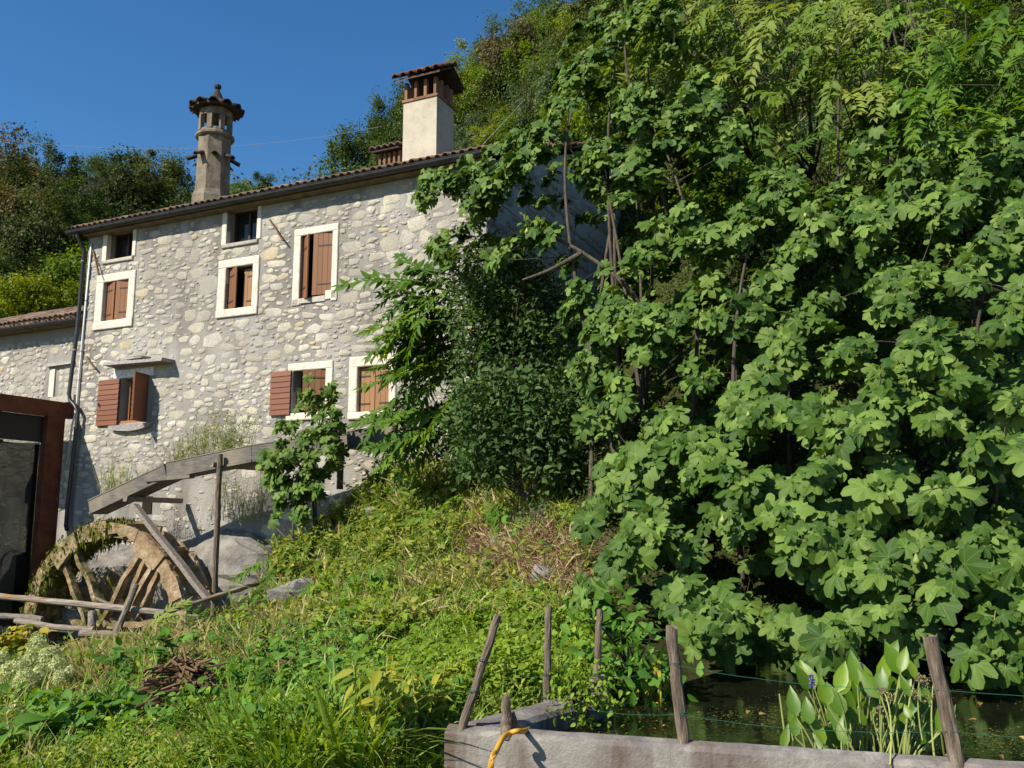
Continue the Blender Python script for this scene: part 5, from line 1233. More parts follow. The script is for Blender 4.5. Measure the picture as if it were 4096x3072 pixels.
build_fig([P(2560,2250,12.6), P(3050,2420,11.0), P(3850,2400,10.8)], cl, of,
          ['tall fig tree reaching up against the hillside and over the gable of the house', 'broad fig tree hanging over the middle of the pond', 'fig tree at the pond end beyond the leaning sawn post'],
          .178, (7,10), M['fig'], 102, [P(2500,60,14.2), P(2950,1100,11.2), P(3900,700,10.6)], SUNW)
# the bare limbs that show in front of the gable
lm = [[(2700,900,13.8),(2640,760,13.6),(2560,520,13.7),(2510,290,13.8),(2495,120,13.9)],[(2560,1220,12.6),(2480,1120,12.6),(2330,1010,12.9),(2180,930,13.2),(2080,850,13.4)],[(2330,1010,12.9),(2200,1080,13.0),(2090,1120,13.1)]]
figs = [o for o in bpy.data.objects if o.name.startswith('fig_tree')]
mb = MB()
for q in lm: mb.tube(smooth_pts([P(*p) for p in q], 5), np.linspace(.042,.016,len(q)*5-4), 8, True, .4, .07)
obj('limb', mb, M['bark'], figs[0], smooth=True)

# fig sapling in front of the house
SAPD = RBF([(1150,1700,17.6),(1300,1600,17.5),(1150,2050,17.2),(1300,1950,17.4)])
SAPP = [(1210,1500),(1330,1520),(1345,1640),(1375,1760),(1350,1850),(1300,1900),(1275,2000),(1200,2090),(1130,2110),(1080,2070),(1110,1960),(1040,1910),(1030,1830),(1090,1760),(1100,1680),(1180,1650)]
cl, of, _, _ = sample_clusters(SAPP, SAPD, 125, rf, -.3, .7, (), 1.0, -9)
build_fig([P(1230,2150,17.6)], cl, of, ['young fig sapling in front of the lower window with the open red shutter'], .17, (6,8), M['fig_young'], 103, [P(1280,1560,17.5)], SUNW, 300, False, None, .025, .005)

# ---------------------------------------------------------------- feathery pinnate shrubs (tree of heaven)
def fronds_obj(name, label, cat, base, tips, length, mat, seed, wob_=.25, group=None, droop=(.2,.5), stems=True, nl=13, ll=.2, wd=.17, lift=-.25, elev=.25):
    """tips: list of (root point, direction point) pairs for the compound leaves"""
    r = np.random.default_rng(seed); tr = thing(name, label, cat, tuple(base), group); shared = []
    for q in range(6):
        v, f, u = frond(nl, 1.0, r.uniform(*droop), ll, wd, seed+q, lift); me = np_mesh('frond', v, f, uv=u, tint=np.zeros(len(v)), smooth=False); me.materials.append(mat); shared.append(me)
    mb = MB()
    roots = {}
    for a, d_ in tips:
        d_ = unit(np.array(d_)+r.normal(0,wob_*.4,3)); nrm = np.array([0,0,.75])+r.normal(0,.28,3)+SUNW*.75
        Rm = frames(nrm[None], d_[None])[0]; A = np.eye(4); A[:3,:3] = Rm*length*r.uniform(.75,1.2); A[:3,3] = np.array(a); objm('frond', shared[r.integers(6)], tr, Matrix(A))
    if stems:
        pts = np.array([tuple(a) for a, _ in tips])
        for i in range(min(9, max(1,len(pts)//4))):
            p = pts[(i*7)%len(pts)]; mb.tube(grow_path(Vector(base)+Vector(r.normal(0,.06,3)), p, r, .06, 6), np.linspace(.026,.009,7), 6, True, r.random(), .05)
        for p in pts[::2]:
            j = np.argmin([np.linalg.norm(np.array(v)-p) for v in mb.v]); mb.tube([mb.v[j], tuple(p)], [.008,.005], 4, False, r.random())
        obj('stem', mb, M['bark'], tr, smooth=True)
    return tr
def fan(px0, py0, px1, py1, Y, n, seed, dirx, dirz, spread=.5, dY=.5, diry=-.2):
    r = np.random.default_rng(seed); out = []
    for k in range(n):
        p = P(r.uniform(px0,px1), r.uniform(py0,py1), Y+r.uniform(-dY,dY)); d_ = np.array([dirx, diry, dirz])+r.normal(0,spread,3); out.append((tuple(p), d_))
    return out
big = []; r = np.random.default_rng(44)
for k in range(100):
    ang = R(r.uniform(112,228)); q = r.random(); c = P(1900+r.uniform(-60,60), 1450+r.uniform(-300,300), 16.0+r.uniform(-.5,.5)); d_ = np.array([math.cos(ang), r.uniform(-.45,.25), math.sin(ang)*.75+.18]); big.append((tuple(np.array(c)+d_*(.15+.75*q)), d_))
big += fan(1800,1200,2050,1700,16.2,22,5,0,.1,.8,.8,-.6)
fronds_obj('tree_of_heaven', 'feathery tree of heaven with arching fronds spread across the house wall', 'tree', P(1930,1930,16.4), big, 1.55, M['ail'], 200, droop=(.10,.32), nl=19, ll=.17, wd=.19, wob_=.2)
for i, (bx, by, Y, n, L_, lb, mt) in enumerate((
    (1120,2330,17.0,9,.85,'ferny sapling beside the squared stone block','ail'),(1190,2300,17.3,7,.75,'ferny sapling behind the squared stone block','ail'),
    (1370,2420,14.8,12,.80,'ferny shoot in the middle of the grassy bank casting shade below it','ail'),(1640,2110,17.0,10,.95,'pale ferny shoot high on the bank under the feathery tree','ail_y'),
    (1760,2140,16.0,10,.75,'bright ferny shoot just under the dark shrub','ail'),(1930,2130,15.0,9,.65,'ferny shoot at the shady edge of the bank','ail'),(2010,2200,14.2,8,.55,'low ferny shoot above the bare earth of the bank','ail'),
    (560,2600,15.6,14,.62,'bright green ferny plant growing through the rail fence','ail_y'),(600,2560,16.0,8,.60,'ferny plant between the fence and the water wheel','ail'),(740,2520,16.4,8,.5,'small ferny plant by the rail at the flume pole','ail'),
    (1450,2330,16.0,7,.6,'yellow ferny shoot among dry weeds on the bank','ail_y'))):
    r = np.random.default_rng(300+i); b = gp(bx, by); tips = []
    for k in range(n):
        az = r.uniform(0,6.28); tips.append((tuple(b+Vector((math.cos(az)*.06,math.sin(az)*.06,r.uniform(.05,.45)*L_))), np.array([math.cos(az)*.7, math.sin(az)*.7, r.uniform(.35,1.1)])))
    fronds_obj('fern_plant', lb, 'plant', b, tips, L_, M[mt], 320+i, group='ferny saplings on the bank', droop=(.2,.5), nl=11, ll=.24, wd=.15)
# tree of heaven saplings at the top, drooping leaflets
for i, (bx, by, Y, spots, L_, mt, lb) in enumerate((
    (3050,700,15.5,((2620,-20,2950,430,40),(2700,-20,3050,250,24)),1.05,'ail_y','yellowish sapling with drooping leaflets above the pond figs'),
    (3250,700,15.2,((2880,-20,3350,470,60),),1.1,'ail_y','pale sapling with long rows of hanging leaflets against dark branches'),
    (3500,700,15.0,((3250,-20,3660,430,56),),1.05,'ail_y','sapling with thin upright stems on the slope above the figs'),
    (3850,800,14.0,((3620,-20,4120,430,70),),1.15,'ail','dark green feathery sapling on the upper slope beyond the fig tops'),
    (3950,900,13.0,((3600,330,4120,720,44),),.95,'ail','feathery sapling just behind the tops of the fig leaves'),
    (2950,900,14.5,((2820,460,3200,780,26),),.8,'ail','shaded ferny sapling between the two fig crowns'))):
    tips = []
    for q in spots: tips += fan(q[0],q[1],q[2],q[3],Y-.6,q[4],400+i,-.55,.05,.55,1.2,-.35)
    fronds_obj('tree_of_heaven', lb, 'tree', P(bx,by,Y+.5), tips, L_, M[mt], 420+i, droop=(.25,.6), nl=12, ll=.22, wd=.19, lift=-.8)
# bare stems of the thicket
r = np.random.default_rng(55)
ORD = ['first','second','third','fourth','fifth','sixth','seventh','eighth','ninth','tenth','eleventh','twelfth']
for k in range(12):
    x = 2960+k*95+r.uniform(-25,25); Y = 15.8+r.uniform(-.8,2.5); mb = MB(); lean = r.uniform(-420,260); p = [P(x,880,Y),P(x+lean*.4,520,Y+.1),P(x+lean*.75,200,Y+.2),P(x+lean,-150,Y+.3)]
    pp = smooth_pts(p, 4); mb.tube(pp, np.linspace(.034,.014,len(pp))*r.uniform(.6,1.3), 7, True, r.random(), .06)
    t = thing('thicket_stem', '%s thin bare stem from the left in the thicket on the upper slope' % ORD[k], 'stem', tuple(p[0]), 'bare stems in the upper thicket'); obj('trunk', mb, M['bark'], t, smooth=True)
    sub = MB()
    for q in range(5):
        a = pp[3+q%8]; d_ = Vector((r.uniform(-1,1),r.uniform(-.6,.4),r.uniform(.3,1))); sub.tube([a, a+d_*.5, a+d_*1.0+Z*.15], [.014,.009,.005], 5, False, .4, .05)
    obj('twig', sub, M['bark'], t)

# ---------------------------------------------------------------- leafy shrubs made of small leaves
def shrub(name, label, cat, base, poly, depth, n, size, mat, seed, shapes=OV, lo=-.2, hi=1.2, group=None, up=.4, stem_r=.014, power=1.0):
    r = np.random.default_rng(seed); tr = thing(name, label, cat, tuple(base), group)
    nc = max(10, n//14); D = depth if callable(depth) else (lambda x, y: np.full(len(x), depth))
    cs, of, _, _ = sample_clusters(poly, D, nc, r, lo, hi, (), power, -9)
    k = len(cs); rep = np.repeat(np.arange(k), n//k+1)[:n]; pos = cs[rep]+r.normal(0,1,(n,3))*size*1.5
    nn = unit(r.normal(0,.55,(n,3))+np.array([0,0,up])+SUNW*.5); tt = unit((pos-np.array(base))*np.array([1,1,.2])+r.normal(0,.8,(n,3))+np.array([0,0,-.3]))
    leaves_obj('foliage', shapes, pos, frames(nn,tt), size*r.uniform(.6,1.3,n), r, M[mat], tr)
    mb = MB()
    for i in range(min(22, k)):
        p = cs[(i*5)%k]; mb.tube(grow_path(base, p, r, .08, 5), np.linspace(stem_r,.004,6), 5, False, r.random(), .06)
    obj('stem', mb, M['bark'], tr, smooth=True); return tr
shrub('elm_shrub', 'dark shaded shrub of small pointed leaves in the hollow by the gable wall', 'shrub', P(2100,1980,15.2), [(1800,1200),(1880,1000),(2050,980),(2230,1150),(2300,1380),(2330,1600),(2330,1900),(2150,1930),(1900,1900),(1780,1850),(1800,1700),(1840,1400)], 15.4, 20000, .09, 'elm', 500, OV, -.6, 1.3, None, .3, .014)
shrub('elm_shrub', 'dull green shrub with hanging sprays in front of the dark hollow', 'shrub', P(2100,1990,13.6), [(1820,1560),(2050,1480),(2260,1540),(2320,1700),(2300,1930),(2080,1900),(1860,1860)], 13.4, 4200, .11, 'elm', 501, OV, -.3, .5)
shrub('shrub', 'bright leafy bush growing up between fig leaves and gable wall', 'shrub', P(2060,1500,15.4), [(1880,1000),(2040,960),(2130,1060),(2120,1200),(2000,1300),(1850,1250)], 15.6, 1400, .07, 'weed_mix', 502, OV, -.3, .6)
shrub('shrub', 'grey green low bush at the shady top of the bare bank', 'shrub', gp(2130,2180), [(2070,2040),(2150,1990),(2230,2030),(2240,2140),(2150,2170),(2070,2130)], 12.6, 700, .055, 'elm', 503, OV, -.2, .3)
shrub('shrub', 'dark bush of broad leaves behind the leaning pond post', 'shrub', onz(2520,2700,.0), [(2330,2480),(2480,2450),(2580,2560),(2640,2700),(2560,2790),(2420,2800),(2350,2680)], 6.9, 380, .10, 'weed_dark', 504, OV, -.2, .5)
shrub('shrub', 'trailing weed spilling over the inner side of the short pond wall', 'shrub', onz(2290,2800,.02), [(2200,2700),(2330,2660),(2430,2770),(2440,2860),(2330,2890),(2230,2860)], 6.0, 520, .045, 'weed', 505, OV, -.15, .2)
# hanging ribbon ferns under the fig by the pond
r = np.random.default_rng(61); b = P(2590,2680,7.0); t = thing('ribbon_fern', 'yellow green ribbon leaved fern hanging over the pond edge', 'fern', tuple(b)); shared = []
for v, f, u in (blade_shape(.6,.075,6), blade_shape(.9,.065,6)):
    me = np_mesh('frond', v, f, uv=u, tint=np.zeros(len(v)), smooth=True); me.materials.append(M['yellow']); shared.append(me)
for k in range(30):
    p = np.array(P(r.uniform(2540,2680), r.uniform(2640,2730), 7.0+r.uniform(-.15,.25))); d_ = np.array([r.uniform(-.7,.5), -.5, r.uniform(-.9,.3)]); A = np.eye(4); A[:3,:3] = frames((np.array([0,-.3,.9])+r.normal(0,.3,3))[None], d_[None])[0]*r.uniform(.18,.32); A[:3,3] = p; objm('frond', shared[k%2], t, Matrix(A))
# ---------------------------------------------------------------- pickerel weed
r = np.random.default_rng(71); b = onz(3480,3010,-.13); t = thing('pickerel_weed', 'clump of pickerel weed with upright glossy leaves and violet spikes in the pond', 'water plant', tuple(b)); st = MB(); shp = []
for wd_, cu in ((.22,.10),(.26,.18),(.18,.05)):
    v, f, u = ovate(wd_, .06, cu); v = v.copy(); me = np_mesh('leaf', v, f, uv=u, tint=np.zeros(len(v)), smooth=True); me.materials.append(M['pick']); shp.append(me)
LV = [(3185,2870,3160,2740),(3260,2760,3200,2640),(3300,2820,3280,2700),(3330,2850,3310,2730),(3370,2870,3340,2740),(3400,2880,3370,2790),(3430,2740,3410,2610),(3480,2760,3430,2620),(3520,2740,3570,2600),(3570,2780,3560,2690),(3600,2700,3570,2575),(3640,2790,3620,2700),(3660,2720,3640,2620),(3700,2870,3640,2780),(3720,2820,3690,2720),(3740,2930,3760,2810),(3600,3010,3620,2900),(3560,2900,3600,2800),(3470,2900,3400,2820),(3500,2850,3440,2760),(3130,3000,3150,2900),(3180,2950,3185,2850),(3380,2980,3350,2880),(3300,2980,3290,2870),(3800,2900,3820,2810),(3530,2790,3480,2680),(3640,2860,3680,2750),(3450,2830,3400,2700),(3240,2900,3220,2790),(3680,2980,3700,2890),(3350,2770,3380,2650),(3560,2640,3590,2560)]
LV += [(a+r.uniform(-45,45), b_+r.uniform(0,70), c+r.uniform(-60,60), d_+r.uniform(10,80)) for a, b_, c, d_ in LV]
for k, (x0,y0,x1,y1) in enumerate(LV):
    Y = 5.15+r.uniform(-.10,.45); p0 = P(x0,y0,Y); p1 = P(x1,y1,Y+r.uniform(-.08,.08)); root = Vector((p0.x*.6+b.x*.4+r.normal(0,.06), p0.y+r.uniform(0,.12), -.2)); d_ = (p1-p0); L_ = d_.length*1.02
    st.tube(grow_path(root, p0, r, .05, 4), [.006,.006,.005,.005,.004], 5, False, r.random())
    nrm = np.array([r.uniform(-.7,.3), -1, r.uniform(.0,.5)]); A = np.eye(4); A[:3,:3] = frames(nrm[None], np.array(d_)[None])[0]*L_; A[:3,3] = p0; objm('leaf', shp[k%3], t, Matrix(A))
for k in range(50):
    x = r.uniform(-.42,.46); root = b+Vector((x, r.uniform(-.1,.3), -.08)); st.tube([root, root+Vector((r.normal(0,.05), r.normal(0,.04), r.uniform(.12,.34)))], [.006,.004], 4, False, r.random())
o = obj('leaf_stalks', st, M['stalk'], t); o['kind'] = 'stuff'
for (x, y0, y1) in ((3447,2735,2655),(3250,2755,2700),(3480,2790,2740)):
    a = P(x,y0,5.3); c = P(x-4,y1,5.3); n = 110; u_ = r.random(n); az = r.uniform(0,6.28,n); pos = np.array(a)+u_[:,None]*(np.array(c)-np.array(a)); d_ = np.stack([np.cos(az),np.sin(az),np.full(n,.3)],-1)
    leaves_obj('flower_spike', RH, pos, frames(r.normal(0,1,(n,3)), d_), .018*r.uniform(.6,1.2,n), r, M['violet'], t, kind=None)
    mb = MB(); mb.tube([b+Vector(((a.x-b.x)*.7,.1,-.05)), a, c], [.005,.004,.003], 5, False, .4); obj('flower_stem', mb, M['stalk'], t)
# dry seed heads
for i, (x, y0, y1, lb) in enumerate(((3560,3060,2760,'dry brown seed stalk standing in front of the pickerel weed'),(3680,2960,2710,'dry seed stalk with a brown head beside the sawn post'),(3740,3050,2690,'tall pale seed stalk in front of the sawn post'))):
    a = onz(x,y0,-.02) if i != 1 else P(x+10,y0,5.0); c = P(x+(-30 if i == 0 else 0),y1,4.95); mb = MB(); mb.tube(grow_path(a, c, r, .02, 6), np.linspace(.005,.003,7), 5, True, .9); t = thing('seed_stalk', lb, 'plant', tuple(a)); obj('stem', mb, M['stalk'], t)
    n = 170; q = r.integers(0,5,n); hc = np.array([tuple(a.lerp(c, u_)) for u_ in (1.0,.97,.86,.72,.93)])[q]+np.where((q[:,None] > 1), np.array([.03,0,0]), 0)*np.where(q[:,None] == 3,-1,1); pos = hc+r.normal(0,.010,(n,3))
    leaves_obj('seed_head', RH, pos, frames(r.normal(0,1,(n,3)), r.normal(0,1,(n,3))+np.array([0,0,.5])), .018*r.uniform(.5,1.2,n), r, M['seed'], t)
# floating weed and leaves on the pond
n = 5200; x = r.uniform(2350,4150,n*2); y = r.uniform(2760,3060,n*2); pts = np.array([tuple(onz(a,b_,-.125)) for a, b_ in zip(x,y)]); nzv = np.sin(pts[:,0]*3+np.sin(pts[:,1]*2.2)*2)+np.sin(pts[:,1]*4.1+pts[:,0]); ok = in_pond(pts[:,0],pts[:,1]) & (nzv+r.normal(0,.8,len(pts)) > .2); pts = pts[ok][:n]; n = len(pts)
pts[:,2] += r.uniform(0,.004,n)
o = leaves_obj('floating_weed', RH, pts, frames(np.array([0,0,1.])+r.normal(0,.12,(n,3)), r.normal(0,1,(n,3))*np.array([1,1,.05])), r.uniform(.008,.022,n), r, M['duck'])
for k in range(34):
    p = onz(r.uniform(2450,4090), r.uniform(2800,3030), -.118)
    if not in_pond(np.array([p.x]), np.array([p.y]))[0]: continue
    if k == 0 or 'fl_me' not in globals():
        v, f, u = ovate(.3,.1,.25); fl_me = np_mesh('fallen_leaf', v, f, uv=u, tint=np.zeros(len(v)), smooth=True); fl_me.materials.append(M['fallen'])
    o = bpy.data.objects.new('fallen_leaf', fl_me); COL.objects.link(o); o.location = p; o.rotation_euler = (r.uniform(-.2,.2), r.uniform(-.2,.2), r.uniform(0,6.28)); o.scale = (r.uniform(.035,.07),)*3
    tag(o, 'dry yellow brown leaf floating on the dark pond water', 'leaf', 'fallen leaves on the pond')
# ---------------------------------------------------------------- hillside trees
def crown_mesh(name, seed, n, leaf, mat, blobs=14, flat=.8):
    """tree crown about 1 m in radius: leaves gathered in clumps on an uneven volume"""
    r = np.random.default_rng(seed); k = blobs*3; d_ = unit(r.normal(0,1,(k,3))); rad = .45+.55*r.random(k)**.6; lob = .80+.24*np.sin(d_[:,0]*4+seed)+.20*np.sin(d_[:,1]*5+2*seed); c = d_*(rad*lob)[:,None]*np.array([1,1,flat])
    c[:,2] = np.where(c[:,2] < -.55, c[:,2]*.6, c[:,2])
    rep = r.integers(k, size=n); pos = c[rep]+r.normal(0,1,(n,3))*r.uniform(.06,.15,k)[rep][:,None]
    nn = unit(unit(pos)*.6+r.normal(0,.6,(n,3))+np.array([0,0,.45])); tt = r.normal(0,1,(n,3))+np.array([0,0,-.3])
    clump = r.random(k)*.5
    v, f, u, t = merge(RH, pos, frames(nn,tt), leaf*r.uniform(.6,1.35,n), r, np.mod(clump[rep]+r.random(n)*.5,1)); me = np_mesh(name, v, f, uv=u, tint=t); me.materials.append(mat); return me
def trunk_mesh(name, seed, mat, h=1.0, r0=.05):
    r = np.random.default_rng(seed); mb = MB(); top = Vector((r.normal(0,.1), r.normal(0,.1), h*.75)); path = grow_path((0,0,-.15), top, r, 0, 5); mb.tube(path, np.linspace(r0,r0*.35,6), 7, True, .3, .08)
    for q in range(9):
        a = path[2+q%4]; d_ = Vector((r.normal(0,1), r.normal(0,1), r.uniform(.3,1))).normalized(); mb.tube([a, a+d_*.3*h, a+d_*.62*h+Z*.06], [r0*.4,r0*.25,r0*.1], 5, False, .4, .08)
    me = mb.mesh(name, (0,0,0), True); me.materials.append(mat); return me
FAR = {k: [crown_mesh('crown', 900+i*7+j, 10500, .062, M['hill_'+k], 14, (.8,.95,1.2)[j]) for j in range(3)] for i, k in enumerate('abcdefg')}
NEAR = {k: [crown_mesh('crown', 1200+i*7+j, 10500, .062, M['hill_'+k], 18, (.8,1.0)[j]) for j in range(2)] for i, k in enumerate('abcdf')}
TRK = [trunk_mesh('trunk', 800+j, M['bark']) for j in range(4)]; TRKP = trunk_mesh('trunk', 810, M['palebark'], 1.0, .04)
rt = np.random.default_rng(909); NT = 0
def hill_tree(base, rad, kind, label, group=None, near=False, zs=1.0, trunk=None, lift=.72):
    t = thing('hillside_tree', label, 'tree', tuple(base), group)
    src = (NEAR if near and kind in NEAR else FAR)[kind]; cr = bpy.data.objects.new('crown', src[rt.integers(len(src))]); COL.objects.link(cr); cr.parent = t; cr.location = (0,0,rad*lift*zs); cr.scale = (rad,rad,rad*zs); cr.rotation_euler = (0,0,rt.uniform(0,6.28))
    tk = bpy.data.objects.new('trunk', trunk or TRK[rt.integers(4)]); COL.objects.link(tk); tk.parent = t; tk.scale = (rad*1.1,rad*1.1,rad*1.15*zs); tk.rotation_euler = (0,0,rt.uniform(0,6.28)); return t
def at_px(px, py, Y):   # a point on the hillside straight below a picture point
    p = P(px, py, Y); p.z = H(p.x, p.y); return p
named = [  # px, py of the crown top, Y, radius px, kind, zs, label
 (30,520,46,230,'e',1.3,'tall brownish tree at the picture edge under the cable'),
 (150,590,58,110,'f',1.1,'small blue green tree on the skyline next to the tall brownish tree'),
 (420,590,60,120,'f',1.0,'thin crowned tree rising from the skyline left of the octagonal chimney'),
 (660,560,56,150,'b',1.1,'rounded tree with pale bare branches beside the octagonal chimney'),
 (130,1060,33,190,'d',.8,'glowing yellow green tree right behind the annexe roof'),
 (300,960,38,210,'c',.9,'mid green bush behind the house corner above the yellow green tree'),
 (1050,690,56,70,'a',.8,'dark green bush on the ridge between the two chimneys'),
 (2050,60,44,200,'e',1.2,'brownish autumn tinged tree on the skyline beside the cream chimney'),
 (1930,230,44,150,'b',1.1,'olive tree stepping down the skyline behind the cream chimney'),
 (1990,520,40,110,'d',.8,'yellow tinged bush above the end of the roof'),
 (2620,270,30,170,'d',.8,'yellow green bush between fig tops and hillside'),
 (2200,-20,46,170,'f',1.2,'grey green tree on the skyline where it leaves the picture')]
for px, py, Y, rp, k, zs, lb in named:
    rad = rp/FPX*Y; top = P(px, py, Y); b = Vector((top.x, top.y, H(top.x, top.y))); hgt = max(top.z-b.z, rad*1.2)
    hill_tree(b, rad, k, lb, None, False, zs, TRKP if 'pale bare' in lb else None, max(.5, (hgt-rad*zs)/(rad*zs)))
# wooded slopes: scattered over what the picture shows of the hill
def scatter_trees(poly, n, Y0, Y1, rad, kinds, label, group, seed, near=False, mind=.55):
    r = np.random.default_rng(seed); xs = np.array(poly)[:,0]; ys = np.array(poly)[:,1]; x = r.uniform(xs.min(),xs.max(),n*30); y = r.uniform(ys.min(),ys.max(),n*30); ok = inpoly(x,y,poly); p, hit = march(x[ok], y[ok], Y0, Y1+30, 300); p = p[hit & (p[:,1] > Y0) & (p[:,1] < Y1)]
    out = []; 
    for q in p:
        rr_ = r.uniform(*rad)
        if q[1] < 33 and -12.5 < q[0] < 2.5 and q[1] < 19+8+ (2.5-q[0])*.47+3: continue
        if any(math.hypot(q[0]-o[0], q[1]-o[1]) < mind*(rr_+o[3]) for o in out): continue
        out.append((*q, rr_))
        if len(out) >= n: break
    word = dict(a='dark green', b='olive green', c='bright green', d='yellow green', e='brownish', f='grey green', g='deep olive')
    ms_ = sorted(q[3] for q in out); py_ = proj(np.array([q[:3] for q in out]))[1]; hs_ = sorted(py_)
    for q, yy in zip(out, py_):
        k = kinds[r.integers(len(kinds))]; sz = 'large' if q[3] > ms_[int(len(ms_)*.66)] else 'small' if q[3] < ms_[int(len(ms_)*.33)] else 'medium sized'
        tier = 'high up' if yy < hs_[int(len(hs_)*.33)] else 'low down' if yy > hs_[int(len(hs_)*.66)] else 'halfway up'
        hill_tree(Vector(q[:3]), q[3], k, '%s %s %s %s' % (sz, word[k], label, tier), group, near, r.uniform(.8,1.3), None, r.uniform(.45,.75))
    return len(out)
c1 = scatter_trees([(0,700),(400,640),(760,640),(800,820),(300,930),(330,1200),(0,1290)], 75, 28, 70, (1.3,2.6), 'gggbagae', 'tree in the wood behind the annexe', 'trees on the wooded slope behind the annexe', 1, False, .42)
c2 = scatter_trees([(920,730),(1500,680),(1640,520),(1640,700),(1500,720),(930,850)], 60, 30, 70, (1.1,2.1), 'aaccb', 'bush on the ridge over the house roof', 'bushes on the ridge over the roof', 2, False, .45)
c3 = scatter_trees([(1820,330),(2050,60),(2300,0),(2700,0),(2700,560),(2300,620),(1900,600)], 75, 24, 60, (1.1,2.4), 'aabecfd', 'tree on the steep hillside behind the cream chimney', 'trees on the hillside behind the cream chimney', 3, False, .42)
c4 = scatter_trees([(2600,0),(4096,0),(4096,900),(3300,1300),(2700,900)], 80, 12.8, 40, (.8,1.7), 'aabcf', 'bush on the slope behind the fig trees', 'bushes on the slope behind the figs', 4, True, .5)
# undergrowth that closes the slopes between the trees
def undergrowth(name, label, regions, n, size, mats, seed, lift):
    r = np.random.default_rng(seed); per = n//len(regions)
    allp = []
    for (x0,y0,x1,y1,Y0,Y1) in regions:
        x = r.uniform(x0,x1,per); y = r.uniform(y0,y1,per); p, hit = march(x, y, Y0, Y1, 200); p = p[hit & (p[:,1] > Y0+.2)]; allp.append(p)
    pos = np.concatenate(allp); k = len(pos); d = pos[:,1]; cl_ = np.sin(pos[:,0]*1.3)*np.sin(pos[:,1]*1.1+pos[:,0]*.4)*.5+.5
    pos[:,2] += r.random(k)*lift*(.3+cl_)*np.clip(d/25,.4,2); pos += r.normal(0,.05,(k,3))*np.clip(d/20,.5,3)[:,None]
    o = leaves_obj(name, RH, pos, frames(r.normal(0,.6,(k,3))+np.array([0,-.3,.7]), r.normal(0,1,(k,3))), size*np.clip(d/25,.45,2.2)*r.uniform(.6,1.4,k), r, mats, tint=np.mod(cl_*.4+r.random(k)*.6,1)); tag(o, label, 'undergrowth'); return o
undergrowth('hillside_undergrowth', 'dark green undergrowth covering the wooded slope behind the annexe', [(-100,500,900,1330,24,75)], 45000, .10, M['hill_g'], 5, 1.1)
undergrowth('hillside_undergrowth', 'brighter undergrowth covering the hillside behind the chimneys', [(850,560,1700,900,28,75),(1600,0,2800,720,22,65)], 60000, .10, M['hill_f'], 7, 1.1)
undergrowth('slope_undergrowth', 'leafy undergrowth on the near slope behind the fig trees', [(2500,-60,4150,1400,12.5,45),(2300,1200,4150,2550,9.4,18)], 60000, .095, M['hill_a'], 6, .7)
rock('cliff', 'rock overhang in near-black painted shade among the trees on the wooded slope', 'rock', at_px(430,900,50)+Z*.2, 1.7, 1.6, 2.3, 33, 'cliff', .9, nu=20, nv=14)

# ---------------------------------------------------------------- ground cover
def cover(name, label, polys, n, shapes, size, mat, seed, lift=(0,.12), up=.8, patch=None, kindw=None, sun_=.55, pad=0, tip_up=0.0, clumpy=.5, thr=-9, dens=None):
    r = np.random.default_rng(seed); P_ = []
    for poly, w_ in polys:
        m_ = int(n*w_); xs = np.array(poly)[:,0]; ys = np.array(poly)[:,1]; x = r.uniform(xs.min(),xs.max(),m_*3); y = r.uniform(ys.min(),ys.max(),m_*3); ok = inpoly(x,y,poly); p, hit = march(x[ok][:m_], y[ok][:m_], 3.6, 24, 240); P_.append(p[hit])
    pos = np.concatenate(P_); x_, y_ = pos[:,0], pos[:,1]
    nzv = np.sin(x_*2.3+1.7*np.sin(y_*1.9+seed))*np.sin(y_*2.6+1.4*np.sin(x_*1.6))+.45*np.sin(x_*6.1+seed)*np.sin(y_*5.3+x_)
    keep = (nzv+r.normal(0,.25,len(pos)) > thr) & ~in_pond(x_, y_)
    if name != 'dead_grass':
        qx, qy = proj(pos); keep &= ~(inpoly(qx, qy, BARE) & (r.random(len(pos)) < .80))
    # nothing on the wall tops
    rel = np.stack([x_-PF0.x, y_-PF0.y], -1); a = rel@np.array([PLD.x,PLD.y]); b = rel@np.array([PLD.y,-PLD.x]); keep &= ~((a > -.3)&(a < 1.35)&(b > -.03)&(b < .3)); keep &= ~((rel@np.array([PFN.x,PFN.y]) > -.2)&(rel@np.array([PFD.x,PFD.y]) > -.06)&(y_ < 5.6))
    qx, qy = proj(pos); keep &= ~((qx < 1080)&(qy < 2570)&(pos[:,1] > 13)&(r.random(len(pos)) < .75)); keep &= ~((qx < 300)&(qy > 2540)&(qy < 2800)&(r.random(len(pos)) < .6))
    pos = pos[keep]; nzv = nzv[keep]; k = len(pos); d = np.linalg.norm(pos, axis=1)
    pos = pos+r.normal(0,.02,(k,3)); pos[:,2] += (lift[0]+(lift[1]-lift[0])*r.random(k))*np.clip(.55+clumpy*1.3*nzv,.08,1.8)*np.clip(9/np.maximum(d,1),.55,1.3)
    if tip_up: nn = unit(np.stack([r.normal(0,1,k), r.normal(0,1,k), np.full(k,.35)],-1)); tt = np.stack([r.normal(0,.6,k), r.normal(0,.6,k), np.full(k,tip_up)],-1)
    else: nn = unit(r.normal(0,.42,(k,3))+np.array([0,0,up])+SUNW*sun_); tt = np.stack([r.normal(0,1,k), r.normal(0,1,k), r.uniform(-.4,.35,k)],-1)
    sc = size*np.clip(np.exp(r.normal(0,.36,k)),.4,1.9)*(np.clip(d/9,.8,1.15) if tip_up else np.clip(d/9,.75,1.5))
    if tip_up: sc = np.stack([sc*np.clip(d/9,.8,1.8)*1.0, sc, sc], -1)
    o = leaves_obj(name, shapes, pos, frames(nn,tt), sc, r, M[mat], tint=np.mod(.25*(nzv+1)+r.random(k)*.55,1)); tag(o, label, 'plants'); return o
